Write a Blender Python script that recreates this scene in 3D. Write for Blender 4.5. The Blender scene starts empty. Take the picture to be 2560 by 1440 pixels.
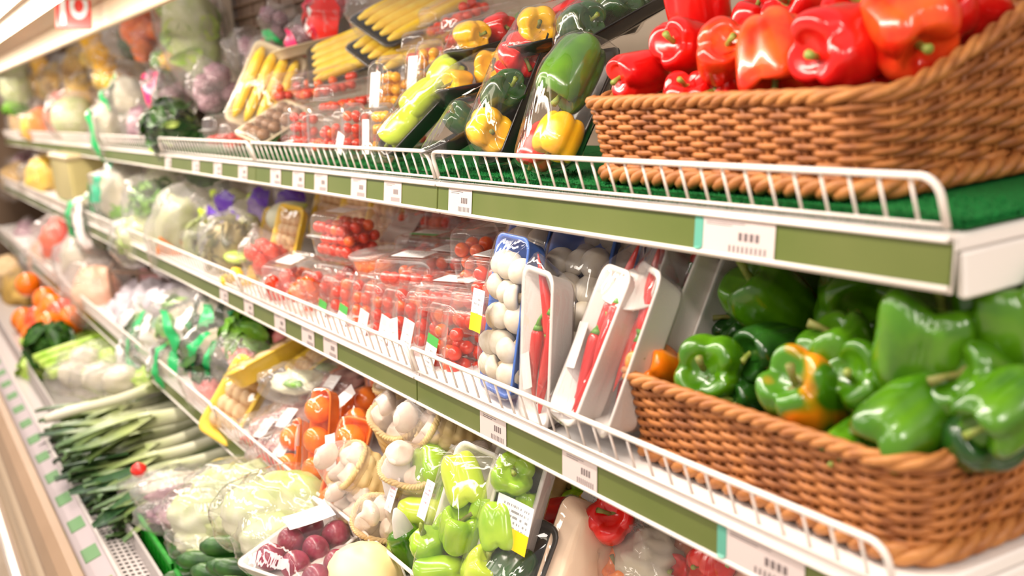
import bpy, bmesh, math, random
from mathutils import Matrix, Vector, Euler, noise
random.seed(7)
sc = bpy.context.scene
COL = sc.collection
PI = math.pi
def R(d): return math.radians(d)

# ---------------------------------------------------------------- camera / place geometry
FPX, CX, CY, CAMZ = 2900.0, 1280.0, 720.0, 1.70
FWD = Vector((-.870, .472, -.140)).normalized()
RGT = FWD.cross(Vector((0, 0, 1))).normalized()
UPV = RGT.cross(FWD)
cam = bpy.data.cameras.new('camera'); camo = bpy.data.objects.new('camera', cam); COL.objects.link(camo)
camo.matrix_world = Matrix(((RGT.x, UPV.x, -FWD.x, 0), (RGT.y, UPV.y, -FWD.y, 0), (RGT.z, UPV.z, -FWD.z, CAMZ), (0, 0, 0, 1)))
cam.sensor_width = 36; cam.lens = 36 * FPX / 2560; cam.clip_start = .02
cam.dof.use_dof = True; cam.dof.focus_distance = 2.12; cam.dof.aperture_fstop = 2.5; cam.dof.aperture_blades = 8
sc.camera = camo
TILT = R(6.5)
LEVEL = {'A': (.960, CAMZ - .1123, TILT), 'B': (.910, CAMZ - .492, TILT), 'C': (.826, CAMZ - .872, TILT), 'D': (.60, CAMZ - 1.19, R(4))}
FR = {k: Matrix.Translation((0, y, z)) @ Matrix.Rotation(t, 4, 'X') for k, (y, z, t) in LEVEL.items()}
FRI = {k: m.inverted() for k, m in FR.items()}
def ray(px, py): return FWD + RGT * ((px - CX) / FPX) - UPV * ((py - CY) / FPX)
CAMP = Vector((0, 0, CAMZ))
def P(k, px, py, t):                 # where the line of sight crosses the upright plane t metres behind a shelf's front edge (shelf axes)
    a = FRI[k] @ CAMP; v = FRI[k].to_3x3() @ ray(px, py)
    return a + v * ((t - a.y) / v.y)
def G(k, px, py, n):                 # the same for the plane n metres above the shelf
    a = FRI[k] @ CAMP; v = FRI[k].to_3x3() @ ray(px, py)
    return a + v * ((n - a.z) / v.z)
def T(x, y, z): return Matrix.Translation((x, y, z))
def E(rx, ry, rz, order='XYZ'): return Euler((R(rx), R(ry), R(rz)), order).to_matrix().to_4x4()
def S(a, b=None, c=None):
    b = a if b is None else b; c = a if c is None else c
    return Matrix.Diagonal((a, b, c, 1))
def at(k, px, py, t, rx=0, ry=0, rz=0, s=1.0): return FR[k] @ Matrix.Translation(P(k, px, py, t)) @ E(rx, ry, rz) @ S(s)
def ori(a, n):                       # local y along a, local z towards n (as near as it can)
    a = Vector(a).normalized(); n = Vector(n); n = (n - a * n.dot(a)).normalized(); x = a.cross(n)
    return Matrix(((x.x, a.x, n.x, 0), (x.y, a.y, n.y, 0), (x.z, a.z, n.z, 0), (0, 0, 0, 1)))
def ao(k, px, py, t, a, n, s=1.0): return FR[k] @ Matrix.Translation(P(k, px, py, t)) @ ori(a, n) @ S(s)
def on(k, x, y, z, rx=0, ry=0, rz=0, s=1.0): return FR[k] @ T(x, y, z) @ E(rx, ry, rz) @ S(s)

# ---------------------------------------------------------------- materials
def lin(c): return tuple((v / 255 / 12.92 if v / 255 <= .04045 else ((v / 255 + .055) / 1.055) ** 2.4) for v in c) + (1,)
MATS = {}
def nodes(name):
    m = bpy.data.materials.new(name); m.use_nodes = True
    nt = m.node_tree; nt.nodes.clear()
    out = nt.nodes.new('ShaderNodeOutputMaterial')
    return m, nt, out
def N(nt, t, **kw):
    n = nt.nodes.new(t)
    for k, v in kw.items():
        if k in n.inputs: n.inputs[k].default_value = v
        else: setattr(n, k, v)
    return n
def mat(name, rgb, rough=.5, spec=.5, coat=0.0, rgb2=None, nscale=8.0, bump=0.0, bscale=60.0, metal=0.0, sss=0.0, lo=.35, hi=.65, detail=3.0):
    if name in MATS: return MATS[name]
    m, nt, out = nodes(name)
    b = N(nt, 'ShaderNodeBsdfPrincipled', Roughness=rough, Metallic=metal)
    b.inputs['Specular IOR Level'].default_value = spec
    b.inputs['Coat Weight'].default_value = coat; b.inputs['Coat Roughness'].default_value = .12
    nt.links.new(b.outputs[0], out.inputs[0])
    tc = N(nt, 'ShaderNodeTexCoord')
    if rgb2 is not None:
        nz = N(nt, 'ShaderNodeTexNoise', Scale=nscale, Detail=detail); nt.links.new(tc.outputs['Object'], nz.inputs['Vector'])
        rp = N(nt, 'ShaderNodeValToRGB'); rp.color_ramp.elements[0].position = lo; rp.color_ramp.elements[1].position = hi
        rp.color_ramp.elements[0].color = lin(rgb); rp.color_ramp.elements[1].color = lin(rgb2)
        nt.links.new(nz.outputs[0], rp.inputs[0]); nt.links.new(rp.outputs[0], b.inputs['Base Color'])
    else:
        b.inputs['Base Color'].default_value = lin(rgb)
    if bump:
        nb = N(nt, 'ShaderNodeTexNoise', Scale=bscale, Detail=2.0); nt.links.new(tc.outputs['Object'], nb.inputs['Vector'])
        bp = N(nt, 'ShaderNodeBump', Strength=bump, Distance=.004); nt.links.new(nb.outputs[0], bp.inputs['Height']); nt.links.new(bp.outputs[0], b.inputs['Normal'])
    MATS[name] = m
    return m
def gradmat(name, stops, axis='X', rough=.45, streak=40.0, lo=0.0, hi=1.0, spec=.4, amt=.12, bump=.1):
    """colour that runs along a vegetable's own length (leek, cabbage, pepper shoulder)"""
    if name in MATS: return MATS[name]
    m, nt, out = nodes(name)
    b = N(nt, 'ShaderNodeBsdfPrincipled', Roughness=rough); b.inputs['Specular IOR Level'].default_value = spec
    tc = N(nt, 'ShaderNodeTexCoord'); sp = N(nt, 'ShaderNodeSeparateXYZ'); nt.links.new(tc.outputs['Object'], sp.inputs[0])
    mr = N(nt, 'ShaderNodeMapRange'); mr.inputs['From Min'].default_value = lo; mr.inputs['From Max'].default_value = hi
    nz = N(nt, 'ShaderNodeTexNoise', Scale=streak, Detail=2.0)
    mp = N(nt, 'ShaderNodeMapping'); mp.inputs['Scale'].default_value = (.12, 1, 1) if axis == 'X' else (1, 1, .12)
    nt.links.new(tc.outputs['Object'], mp.inputs[0]); nt.links.new(mp.outputs[0], nz.inputs['Vector'])
    ad = N(nt, 'ShaderNodeMath', operation='MULTIPLY_ADD'); ad.inputs[1].default_value = amt * 2
    sb = N(nt, 'ShaderNodeMath', operation='SUBTRACT'); sb.inputs[1].default_value = amt
    nt.links.new(sp.outputs['XYZ'.index(axis)], mr.inputs[0]); nt.links.new(nz.outputs[0], ad.inputs[0]); nt.links.new(mr.outputs[0], ad.inputs[2]); nt.links.new(ad.outputs[0], sb.inputs[0])
    rp = N(nt, 'ShaderNodeValToRGB'); el = rp.color_ramp.elements
    while len(el) < len(stops): el.new(.5)
    for e, (p, c) in zip(el, stops): e.position = p; e.color = lin(c)
    nt.links.new(sb.outputs[0], rp.inputs[0]); nt.links.new(rp.outputs[0], b.inputs['Base Color'])
    bp = N(nt, 'ShaderNodeBump', Strength=bump, Distance=.004); nt.links.new(nz.outputs[0], bp.inputs['Height']); nt.links.new(bp.outputs[0], b.inputs['Normal'])
    nt.links.new(b.outputs[0], out.inputs[0]); MATS[name] = m
    return m
def clear(name, haze=.06, gain=1.0, rough=.07, bump=.35, bscale=25.0, tint=(250, 246, 244), base=.05, hazecol=(232, 227, 224), stretch=(1, 1, 1)):
    """see-through plastic: film, clamshell, bag"""
    if name in MATS: return MATS[name]
    m, nt, out = nodes(name)
    tc = N(nt, 'ShaderNodeTexCoord'); mp = N(nt, 'ShaderNodeMapping'); mp.inputs['Scale'].default_value = stretch
    nt.links.new(tc.outputs['Object'], mp.inputs[0])
    nz = N(nt, 'ShaderNodeTexNoise', Scale=bscale, Detail=3.0, Roughness=.55, Distortion=.6); nt.links.new(mp.outputs[0], nz.inputs['Vector'])
    bp = N(nt, 'ShaderNodeBump', Strength=bump, Distance=.01); nt.links.new(nz.outputs[0], bp.inputs['Height'])
    lw = N(nt, 'ShaderNodeLayerWeight', Blend=.5); nt.links.new(bp.outputs[0], lw.inputs['Normal'])
    fr = N(nt, 'ShaderNodeMath', operation='POWER'); fr.inputs[1].default_value = 4.0; nt.links.new(lw.outputs['Facing'], fr.inputs[0])
    ma = N(nt, 'ShaderNodeMath', operation='MULTIPLY_ADD', use_clamp=True); ma.inputs[1].default_value = gain; ma.inputs[2].default_value = base; nt.links.new(fr.outputs[0], ma.inputs[0])
    tr = N(nt, 'ShaderNodeBsdfTransparent', Color=lin(tint)); gl = N(nt, 'ShaderNodeBsdfGlossy', Roughness=rough, Color=(1, 1, 1, 1)); nt.links.new(bp.outputs[0], gl.inputs['Normal'])
    df = N(nt, 'ShaderNodeBsdfDiffuse', Color=lin(hazecol))
    mx = N(nt, 'ShaderNodeMixShader'); mx.inputs[0].default_value = haze; nt.links.new(tr.outputs[0], mx.inputs[1]); nt.links.new(df.outputs[0], mx.inputs[2])
    m2 = N(nt, 'ShaderNodeMixShader'); nt.links.new(ma.outputs[0], m2.inputs[0]); nt.links.new(mx.outputs[0], m2.inputs[1]); nt.links.new(gl.outputs[0], m2.inputs[2])
    nt.links.new(m2.outputs[0], out.inputs[0]); MATS[name] = m
    return m
def labelmat(name, paper, ink, rows=9.0, dens=.5, band=None, bandpos=.3):
    """small print: rows of grey marks and a bar-code block on paper"""
    if name in MATS: return MATS[name]
    m, nt, out = nodes(name)
    tc = N(nt, 'ShaderNodeTexCoord'); sp = N(nt, 'ShaderNodeSeparateXYZ'); nt.links.new(tc.outputs['Generated'], sp.inputs[0])
    b = N(nt, 'ShaderNodeBsdfPrincipled', Roughness=.45)
    def M(op, a, c=None, d=None):
        n = N(nt, 'ShaderNodeMath', operation=op)
        for i, v in enumerate((a, c, d)):
            if v is None: continue
            if hasattr(v, 'is_output'): nt.links.new(v, n.inputs[i])
            else: n.inputs[i].default_value = v
        return n.outputs[0]
    u, v = sp.outputs[0], sp.outputs[1]
    row = M('GREATER_THAN', M('FRACT', M('MULTIPLY', v, rows)), .55)
    cell = N(nt, 'ShaderNodeTexNoise', Scale=1.0, Detail=0.0); cb = N(nt, 'ShaderNodeCombineXYZ')
    nt.links.new(M('MULTIPLY', u, 24.0), cb.inputs[0]); nt.links.new(M('MULTIPLY', M('FLOOR', M('MULTIPLY', v, rows)), 7.3), cb.inputs[1]); nt.links.new(cb.outputs[0], cell.inputs['Vector'])
    word = M('GREATER_THAN', cell.outputs[0], 1 - dens)
    marg = M('MULTIPLY', M('MULTIPLY', M('GREATER_THAN', u, .1), M('LESS_THAN', u, .9)), M('MULTIPLY', M('GREATER_THAN', v, .4), M('LESS_THAN', v, .93)))
    txt = M('MULTIPLY', M('MULTIPLY', row, word), marg)
    bars = M('MULTIPLY', M('GREATER_THAN', M('FRACT', M('MULTIPLY', u, 19.0)), .5), M('MULTIPLY', M('MULTIPLY', M('GREATER_THAN', u, .35), M('LESS_THAN', u, .88)), M('MULTIPLY', M('GREATER_THAN', v, .08), M('LESS_THAN', v, .3))))
    ink_f = M('MULTIPLY', M('MAXIMUM', txt, bars), .75)
    mx = N(nt, 'ShaderNodeMix', data_type='RGBA'); nt.links.new(ink_f, mx.inputs[0]); mx.inputs[6].default_value = lin(paper); mx.inputs[7].default_value = lin(ink)
    col = mx.outputs[2]
    if band:
        m3 = N(nt, 'ShaderNodeMix', data_type='RGBA'); nt.links.new(M('LESS_THAN', v, bandpos), m3.inputs[0]); nt.links.new(col, m3.inputs[6]); m3.inputs[7].default_value = lin(band); col = m3.outputs[2]
    nt.links.new(col, b.inputs['Base Color']); nt.links.new(b.outputs[0], out.inputs[0]); MATS[name] = m
    return m

# ---------------------------------------------------------------- mesh helpers
def mesh(name, vf, smooth=True):
    v, f = vf
    me = bpy.data.meshes.new(name); me.from_pydata([tuple(p) for p in v], [], f); me.update()
    if smooth: me.polygons.foreach_set('use_smooth', [True] * len(me.polygons))
    me.materials.append(None)
    return me
def join(*vfs):
    V, Fc = [], []
    for v, f in vfs:
        o = len(V); V.extend(v); Fc.extend(tuple(i + o for i in q) for q in f)
    return V, Fc
def xf(vf, M): return [M @ Vector(p) for p in vf[0]], vf[1]
def loft(rings, cap0=True, cap1=True, close=True):
    n = len(rings[0]); V = [Vector(p) for r in rings for p in r]; Fc = []
    for i in range(len(rings) - 1):
        for j in range(n if close else n - 1):
            a, b = i * n + j, i * n + (j + 1) % n
            Fc.append((a, b, b + n, a + n))
    if cap0: Fc.append(tuple(reversed(range(n))))
    if cap1: Fc.append(tuple(range((len(rings) - 1) * n, len(rings) * n)))
    return V, Fc
def rr(w, d, r, z=0, n=4, m=6, rib=None):
    """rounded rectangle outline, w along x, d along y"""
    r = max(min(r, w / 2 - 1e-4, d / 2 - 1e-4), 1e-4); pts = []
    cs = [(w / 2 - r, d / 2 - r, 0), (-w / 2 + r, d / 2 - r, 90), (-w / 2 + r, -d / 2 + r, 180), (w / 2 - r, -d / 2 + r, 270)]
    for i, (x, y, a) in enumerate(cs):
        for k in range(n + 1):
            t = R(a + 90 * k / n); pts.append((x + r * math.cos(t), y + r * math.sin(t), z))
        nx, ny, na = cs[(i + 1) % 4]; t0 = R(a + 90)
        p0 = (x + r * math.cos(t0), y + r * math.sin(t0)); p1 = (nx + r * math.cos(R(na)), ny + r * math.sin(R(na)))
        for k in range(1, m):
            f = k / m; pts.append((p0[0] + (p1[0] - p0[0]) * f, p0[1] + (p1[1] - p0[1]) * f, z))
    if rib:
        amp, half = rib; q = []
        for i, (x, y, zz) in enumerate(pts):
            s = 1 - (amp if (i // half) % 2 else 0) / max(w, d) * 2
            q.append((x * s, y * s, zz))
        pts = q
    return pts
def box(w, d, h, r=.003, c=(0, 0, 0)):
    b = min(r, h / 2.1)
    return xf(loft([rr(w - 2 * b, d - 2 * b, r, -h / 2, 2, 1), rr(w, d, r, -h / 2 + b, 2, 1), rr(w, d, r, h / 2 - b, 2, 1), rr(w - 2 * b, d - 2 * b, r, h / 2, 2, 1)]), T(*c))
def tube(pts, rad, n=8, caps=True, flat=1.0):
    pts = [Vector(p) for p in pts]; rings = []; up = None
    for i, p in enumerate(pts):
        d = (pts[min(i + 1, len(pts) - 1)] - pts[max(i - 1, 0)]).normalized()
        if up is None: up = Vector((0, 0, 1)) if abs(d.z) < .9 else Vector((1, 0, 0))
        s = d.cross(up).normalized(); up = s.cross(d).normalized()
        r = rad[i] if isinstance(rad, (list, tuple)) else rad
        rings.append([p + s * (math.cos(2 * PI * j / n) * r) + up * (math.sin(2 * PI * j / n) * r * flat) for j in range(n)])
    return loft(rings, caps, caps)
def sphere(r=1.0, nu=16, nv=10, f=None):
    V = [Vector((0, 0, 1))]; Fc = []
    for i in range(1, nv):
        a = PI * i / nv
        for j in range(nu):
            b = 2 * PI * j / nu; V.append(Vector((math.sin(a) * math.cos(b), math.sin(a) * math.sin(b), math.cos(a))))
    V.append(Vector((0, 0, -1))); L = len(V) - 1
    for j in range(nu):
        Fc.append((0, 1 + j, 1 + (j + 1) % nu)); Fc.append((L, L - nu + (j + 1) % nu, L - nu + j))
    for i in range(nv - 2):
        for j in range(nu):
            a = 1 + i * nu + j; b = 1 + i * nu + (j + 1) % nu; Fc.append((a, a + nu, b + nu, b))
    return [(f(v) if f else v) * r for v in V], Fc
def nz(p, s=1.0, seed=0.0): return noise.noise(Vector(p) * s + Vector((seed * 7.31, seed * 3.17, seed * 1.93)))
def hull(points, grow=.004, cuts=1, relax=2, jit=0.0, seed=0, flatten=None):
    bm = bmesh.new()
    for p in points: bm.verts.new(p)
    r = bmesh.ops.convex_hull(bm, input=bm.verts)
    bmesh.ops.delete(bm, geom=[v for v in bm.verts if not v.link_faces], context='VERTS')
    bmesh.ops.dissolve_limit(bm, angle_limit=R(4), verts=bm.verts, edges=bm.edges)
    bmesh.ops.triangulate(bm, faces=bm.faces)
    if cuts: bmesh.ops.subdivide_edges(bm, edges=bm.edges, cuts=cuts, use_grid_fill=True)
    for _ in range(relax): bmesh.ops.smooth_vert(bm, verts=bm.verts, factor=.35, use_axis_x=True, use_axis_y=True, use_axis_z=True)
    bm.normal_update()
    for v in bm.verts: v.co += v.normal * (grow + jit * nz(v.co, 40, seed))
    V = [v.co.copy() for v in bm.verts]; bm.verts.index_update(); Fc = [tuple(v.index for v in f.verts) for f in bm.faces]
    bm.free(); return V, Fc

# ---------------------------------------------------------------- objects
def raw(name, me, m):
    o = bpy.data.objects.new(name, me); COL.objects.link(o)
    if me is not None and m is not None:
        o.material_slots[0].link = 'OBJECT'; o.material_slots[0].material = m
    return o
def thing(name, label, cat, M, me=None, m=None, group=None, kind=None):
    o = raw(name, me, m); o.matrix_world = M; o['label'] = label; o['category'] = cat
    if group: o['group'] = group
    if kind: o['kind'] = kind
    return o
def part(par, name, me, m, M=None, label=None, kind=None):
    o = raw(name, me, m); o.parent = par
    if M is not None: o.matrix_local = M
    if label: o['label'] = label
    if kind: o['kind'] = kind
    return o
def struct(name, me, m, M=None):
    o = raw(name, me, m); o['kind'] = 'structure'
    if M is not None: o.matrix_world = M
    return o
CACHE = {}
def cached(key, fn):
    if key not in CACHE: CACHE[key] = fn()
    return CACHE[key]
# ================================================================ the place: floor, back wall, lights, display case
WHITE = mat('white_enamel', (236, 226, 218), .35, .5)
STEEL = mat('shelf_steel', (238, 232, 228), .4, .5)
GREEN1 = mat('strip_green_card', (84, 98, 38), .35, .4, rgb2=(98, 106, 52), nscale=3)
WALLM = mat('case_back_panel', (176, 158, 138), .5, rgb2=(160, 140, 118), nscale=2)
FLOORM = mat('floor_tiles', (190, 176, 160), .3, rgb2=(176, 160, 142), nscale=3)
TURF = mat('green_turf', (20, 120, 52), .8, .2, rgb2=(8, 78, 32), nscale=180, bump=.6, bscale=300)
CREAM = mat('cream_enamel', (226, 204, 176), .4, .4)
RAILM = mat('beige_bumper', (158, 128, 100), .4, .4, rgb2=(150, 120, 92), nscale=2)
GALV = mat('galvanised_panel', (204, 194, 190), .35, .5, metal=.3)
DARK = mat('painted_gap_shade', (46, 38, 32), .6)  # painted shade for the plate under the grille holes
CHROME = mat('chrome_pipe', (222, 208, 196), .2, .6, metal=.6)
PINKBACK = mat('pink_card', (205, 150, 150), .5)

struct('floor', mesh('floor', box(16, 7, .1, .002), False), FLOORM, T(-4, 0, -.05))
struct('wall_back', mesh('wall_back', box(12.0, .05, 2.6, .002), False), WALLM, T(-5.4, 1.56, 1.30))
struct('wall_far', mesh('wall_far', box(.05, 1.4, 2.6, .002), False), mat('far_end_panel', (120, 96, 74), .6, rgb2=(96, 74, 54), nscale=2), T(-11.2, .9, 1.30))

X0, MOD, NSEC = -.82, 1.25, 8
def wire_mesh(h, r=.0021): return mesh('upright_wire', tube([(0, 0, 0), (0, 0, h)], r, 6))
WN = {'A': 'upper', 'B': 'middle', 'C': 'lower'}
NTH = ['nearer end', 'second from the nearer end', 'third from the nearer end', 'fourth from the nearer end', 'fifth from the nearer end', 'sixth from the nearer end', 'seventh from the nearer end', 'far end']
NTH[0] = 'at its open end'
DEPTH = {'A': .50, 'B': .56, 'C': .64}
FH = .056
LEAN = {'A': -13, 'B': -10, 'C': -10}
def fence_z(): return FH
SL = MOD - .006
def shelf_section(k, i):
    xa = X0 - i * MOD; xm = xa - MOD / 2
    M = FR[k] @ T(xm, 0, 0)
    d = DEPTH[k]
    nm = WN[k]
    s = thing('display_shelf', f'white steel {nm} shelf with green price strip, {"the section " + NTH[i] if i else "the section at its open end"}', 'shelf', M, group=None)
    part(s, 'shelf_deck', cached(('deck', k), lambda: mesh('shelf_deck', box(SL, d, .018, .003, (0, d / 2, -.010)), False)), STEEL)
    st = E(LEAN[k] + 4, 0, 0)
    part(s, 'price_strip', cached('strip', lambda: mesh('price_strip', box(SL, .004, .046, .001, (0, .0, -.031)), False)), GREEN1, st)
    def lips():
        a = tube([(-SL / 2, -.004, -.004), (SL / 2, -.004, -.004)], .0045, 8)
        b = box(SL, .014, .006, .002, (0, -.002, -.006)); c = tube([(-SL / 2, -.003, -.056), (SL / 2, -.003, -.056)], .0032, 8)
        e = box(SL, .003, .064, .001, (0, .005, -.03))
        return mesh('strip_channel', join(a, b, c, e), True)
    part(s, 'strip_channel', cached('lips', lips), WHITE, st)
    if i == 0:
        part(s, 'end_bracket', mesh('end_bracket', box(.012, d - .01, .05, .003, (SL / 2 - .002, d / 2 + .005, -.045)), False), STEEL)
    f = thing('wire_fence', f'white wire fence on the {nm} shelf front, {"section " + NTH[i] if i else "rounded section at the open end"}', 'fence', M @ T(0, -.002, .0068) @ E(12, 0, 0))
    def rail():
        h = FH; L = SL / 2 - .006; pts = [(-L, 0, 0), (-L, 0, h * .6)]
        for q in range(1, 6): a = R(18 * q); pts.append((-L + .022 * (1 - math.cos(a)), 0, h * .6 + .4 * h * math.sin(a)))
        for q in range(21): pts.append((-L + .03 + (2 * L - .06) * q / 20, 0, h))
        for q in range(5, 0, -1): a = R(18 * q); pts.append((L - .022 * (1 - math.cos(a)), 0, h * .6 + .4 * h * math.sin(a)))
        pts += [(L, 0, h * .6), (L, 0, 0)]
        return mesh('fence_rail', tube(pts, .0042, 8))
    part(f, 'top_rail', cached('rail', rail), WHITE)
    part(f, 'bottom_rail', cached('brail', lambda: mesh('bottom_rail', tube([(-SL / 2 + .006, 0, .003), (SL / 2 - .006, 0, .003)], .0025, 6))), WHITE)
    w = cached('wire', lambda: wire_mesh(FH))
    for q in range(27):
        part(f, 'upright_wire', w, WHITE, T(-SL / 2 + .05 + .0442 * q, .002, 0))
for k in 'ABC':
    for i in range(NSEC): shelf_section(k, i)

# green artificial turf mats on the upper shelf
def turf():
    random.seed(3); w, d = MOD - .004, .44
    V, Fc = box(w, d, .010, .002, (0, 0, .006))
    quads = []
    def blade(x, y, z, dx, dy, h):
        o = len(V) + len(quads); a = random.uniform(0, PI); wx, wy = .0016 * math.cos(a), .0016 * math.sin(a)
        V.extend([Vector((x - wx, y - wy, z)), Vector((x + wx, y + wy, z)), Vector((x + dx, y + dy, z + h))])
        Fc.append((len(V) - 3, len(V) - 2, len(V) - 1))
    for _ in range(2600): blade(random.uniform(-w / 2, w / 2), -d / 2 + random.uniform(0, .13), .010, random.uniform(-.003, .003), random.uniform(-.003, .003), random.uniform(.003, .006))
    for _ in range(1300): blade(random.uniform(-w / 2, w / 2), -d / 2 - .001, .011, random.uniform(-.002, .002), random.uniform(-.006, -.001), -random.uniform(.008, .014))
    for _ in range(500): blade(w / 2, random.uniform(-d / 2, d / 2), .011, random.uniform(.001, .003), 0, -random.uniform(.005, .009))
    return mesh('turf_mat', (V, Fc), False)
for i in range(4):
    xm = X0 - i * MOD - MOD / 2
    thing('turf_mat', ['green artificial turf mat under the wicker basket of red peppers', 'green artificial turf mat under the clamshells and wrapped pepper trays', 'green artificial turf mat under the corn and leafy bunch', 'green artificial turf mat under the bags past the leafy bunch'][i],
          'turf mat', FR['A'] @ T(xm, .240, .0015), cached('turf', turf), TURF)

# canopy with its lamps above the upper shelf, front of the case and deck
LAMP = None
def emit(name, rgb, st):
    m, nt, out = nodes(name); e = N(nt, 'ShaderNodeEmission', Color=lin(rgb), Strength=st); nt.links.new(e.outputs[0], out.inputs[0]); return m
TUBE = emit('lamp_tube_glow', (255, 240, 214), 12.0)
def arealight(name, par, sx, sy, power, M, rgb=(255, 245, 234)):
    l = bpy.data.lights.new(name, 'AREA'); l.shape = 'RECTANGLE'; l.size = sx; l.size_y = sy; l.energy = power; l.color = lin(rgb)[:3]
    o = bpy.data.objects.new(name, l); COL.objects.link(o); o.parent = par; o.matrix_local = M
    return o
cv = thing('case_canopy', 'beige canopy along the top of the display case with two lit tubes', 'canopy', T(-5.7, 0, CAMZ))
XL = 10.4
part(cv, 'valance', mesh('valance', box(XL, .03, .10, .006, (0, .80, .415)), False), CREAM)
part(cv, 'canopy_roof', mesh('canopy_roof', box(XL, .62, .03, .006, (0, .52, .475)), False), RAILM)
part(cv, 'front_fascia', mesh('front_fascia', box(XL, .03, .14, .006, (0, .22, .47)), False), CREAM)
for q, (y, z) in enumerate(((.425, .41), (.56, .42))):
    part(cv, 'lamp_tube', mesh('lamp_tube', tube([(-XL / 2 + .1, y, z), (XL / 2 - .1, y, z)], .016, 12)), TUBE)
    part(cv, 'lamp_reflector', mesh('lamp_reflector', box(XL - .1, .07, .012, .003, (0, y, z + .032)), False), WHITE)
arealight('canopy_light', cv, XL - .6, .06, 170, T(0, .50, .385) @ E(14, 0, 0))

df = thing('chilled_case', 'beige and grey lower front of the chilled case with bumper rails and green price tabs', 'display case', T(-5.5, 0, CAMZ))
XF = 10.6
part(df, 'bumper_rail', mesh('bumper_rail', loft([[(x, y, z) for y, z in ((.34, -1.29), (.335, -1.24), (.345, -1.19), (.37, -1.165), (.395, -1.165), (.405, -1.18), (.405, -1.30))] for x in (-XF / 2, XF / 2)]), False), RAILM)
part(df, 'kick_panel', mesh('kick_panel', box(XF, .02, .42, .004, (0, .36, -1.49)), False), CREAM)
for q, (y, z, r) in enumerate(((.285, -1.36, .022), (.30, -1.47, .016))):
    part(df, 'guard_pipe', mesh('guard_pipe', tube([(-XF / 2, y, z), (XF / 2 + (0 if q else -3.2), y, z)], r, 12)), CHROME)
part(df, 'tag_rail', mesh('tag_rail', xf(box(XF, .078, .006, .002), T(0, .447, -1.195) @ E(24, 0, 0)), False), mat('tag_rail_lilac', (172, 158, 160), .4))
def grille():
    V, Fc = [], []
    w, d = 4.6, .082; nx, ny = 150, 5
    px, py = w / nx, d / ny
    for j in range(ny):
        for i in range(nx):
            x0, y0 = -w / 2 + i * px, -d / 2 + j * py; a, b = px * .26, py * .2
            o = len(V)
            V.extend(Vector(p) for p in ((x0, y0, 0), (x0 + px, y0, 0), (x0 + px, y0 + py, 0), (x0, y0 + py, 0), (x0 + a, y0 + b, 0), (x0 + px - a, y0 + b, 0), (x0 + px - a, y0 + py - b, 0), (x0 + a, y0 + py - b, 0)))
            for q in range(4): Fc.append((o + q, o + (q + 1) % 4, o + 4 + (q + 1) % 4, o + 4 + q))
    return mesh('air_grille', (V, Fc), False)
part(df, 'air_grille', grille(), GALV, T(2.9, .526, -1.20) @ E(2, 0, 0), 'perforated grey grille')
part(df, 'grille_channel', mesh('grille_channel', join(box(XF, .012, .05, .002, (0, .482, -1.195)), box(XF, .010, .06, .002, (0, .570, -1.185)), box(XF, .10, .01, .002, (0, .525, -1.235))), False), GALV)
part(df, 'deck_pan', mesh('deck_pan', box(XF, .92, .02, .003, (0, 1.06, -1.24)), False), GALV)
part(df, 'grille_shade_plate', mesh('grille_shade_plate', box(4.6, .08, .004, .001, (2.9, .526, -1.216)), False), DARK, None, 'dark plate painted as shade below the grille')  # dark plate added so the channel looks shaded through the holes
TAB = mat('tab_green', (92, 134, 84), .5); TABL = mat('tab_olive', (124, 136, 50), .5)
for i in range(34):
    part(df, 'price_tab', cached('tab', lambda: mesh('price_tab', box(.105, .046, .002, .001), False)), TABL if i < 5 else TAB, T(3.55 - i * .27, .447, -1.1905) @ E(24, 0, 0), 'green price tab')
# ================================================================ produce builders
SKIN = dict(rough=.2, spec=.5, coat=.35)
PM = {
 'red': mat('pepper_red', (206, 12, 16), rgb2=(224, 30, 22), nscale=2.2, **SKIN),
 'orangered': mat('pepper_orange_red', (226, 40, 18), rgb2=(244, 92, 34), nscale=2.2, **SKIN),
 'yellow': mat('pepper_yellow', (246, 176, 6), rgb2=(250, 196, 24), nscale=2.2, **SKIN),
 'orange': mat('pepper_orange', (246, 110, 10), rgb2=(252, 146, 26), nscale=2.2, **SKIN),
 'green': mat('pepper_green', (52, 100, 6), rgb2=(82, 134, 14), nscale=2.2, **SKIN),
 'dark': mat('pepper_dark_green', (22, 58, 16), rgb2=(36, 84, 20), nscale=2.2, **SKIN),  # also worn by the shaded basket peppers, shade put into their colour
 'lime': mat('pepper_lime', (132, 178, 24), rgb2=(164, 200, 44), nscale=2.2, **SKIN),
 'pale': mat('pepper_pale_green', (184, 210, 44), rgb2=(204, 222, 66), nscale=2.2, **SKIN),
 'turning': mat('pepper_green_turning_orange', (66, 120, 14), rgb2=(246, 140, 20), nscale=1.6, lo=.50, hi=.62, detail=1.0, **SKIN),
}
STEMM = mat('pepper_stem', (112, 140, 44), .5, rgb2=(150, 150, 70), nscale=40)
STEMB = mat('pepper_stem_brown', (124, 104, 52), .6, rgb2=(104, 122, 48), nscale=40)
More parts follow.
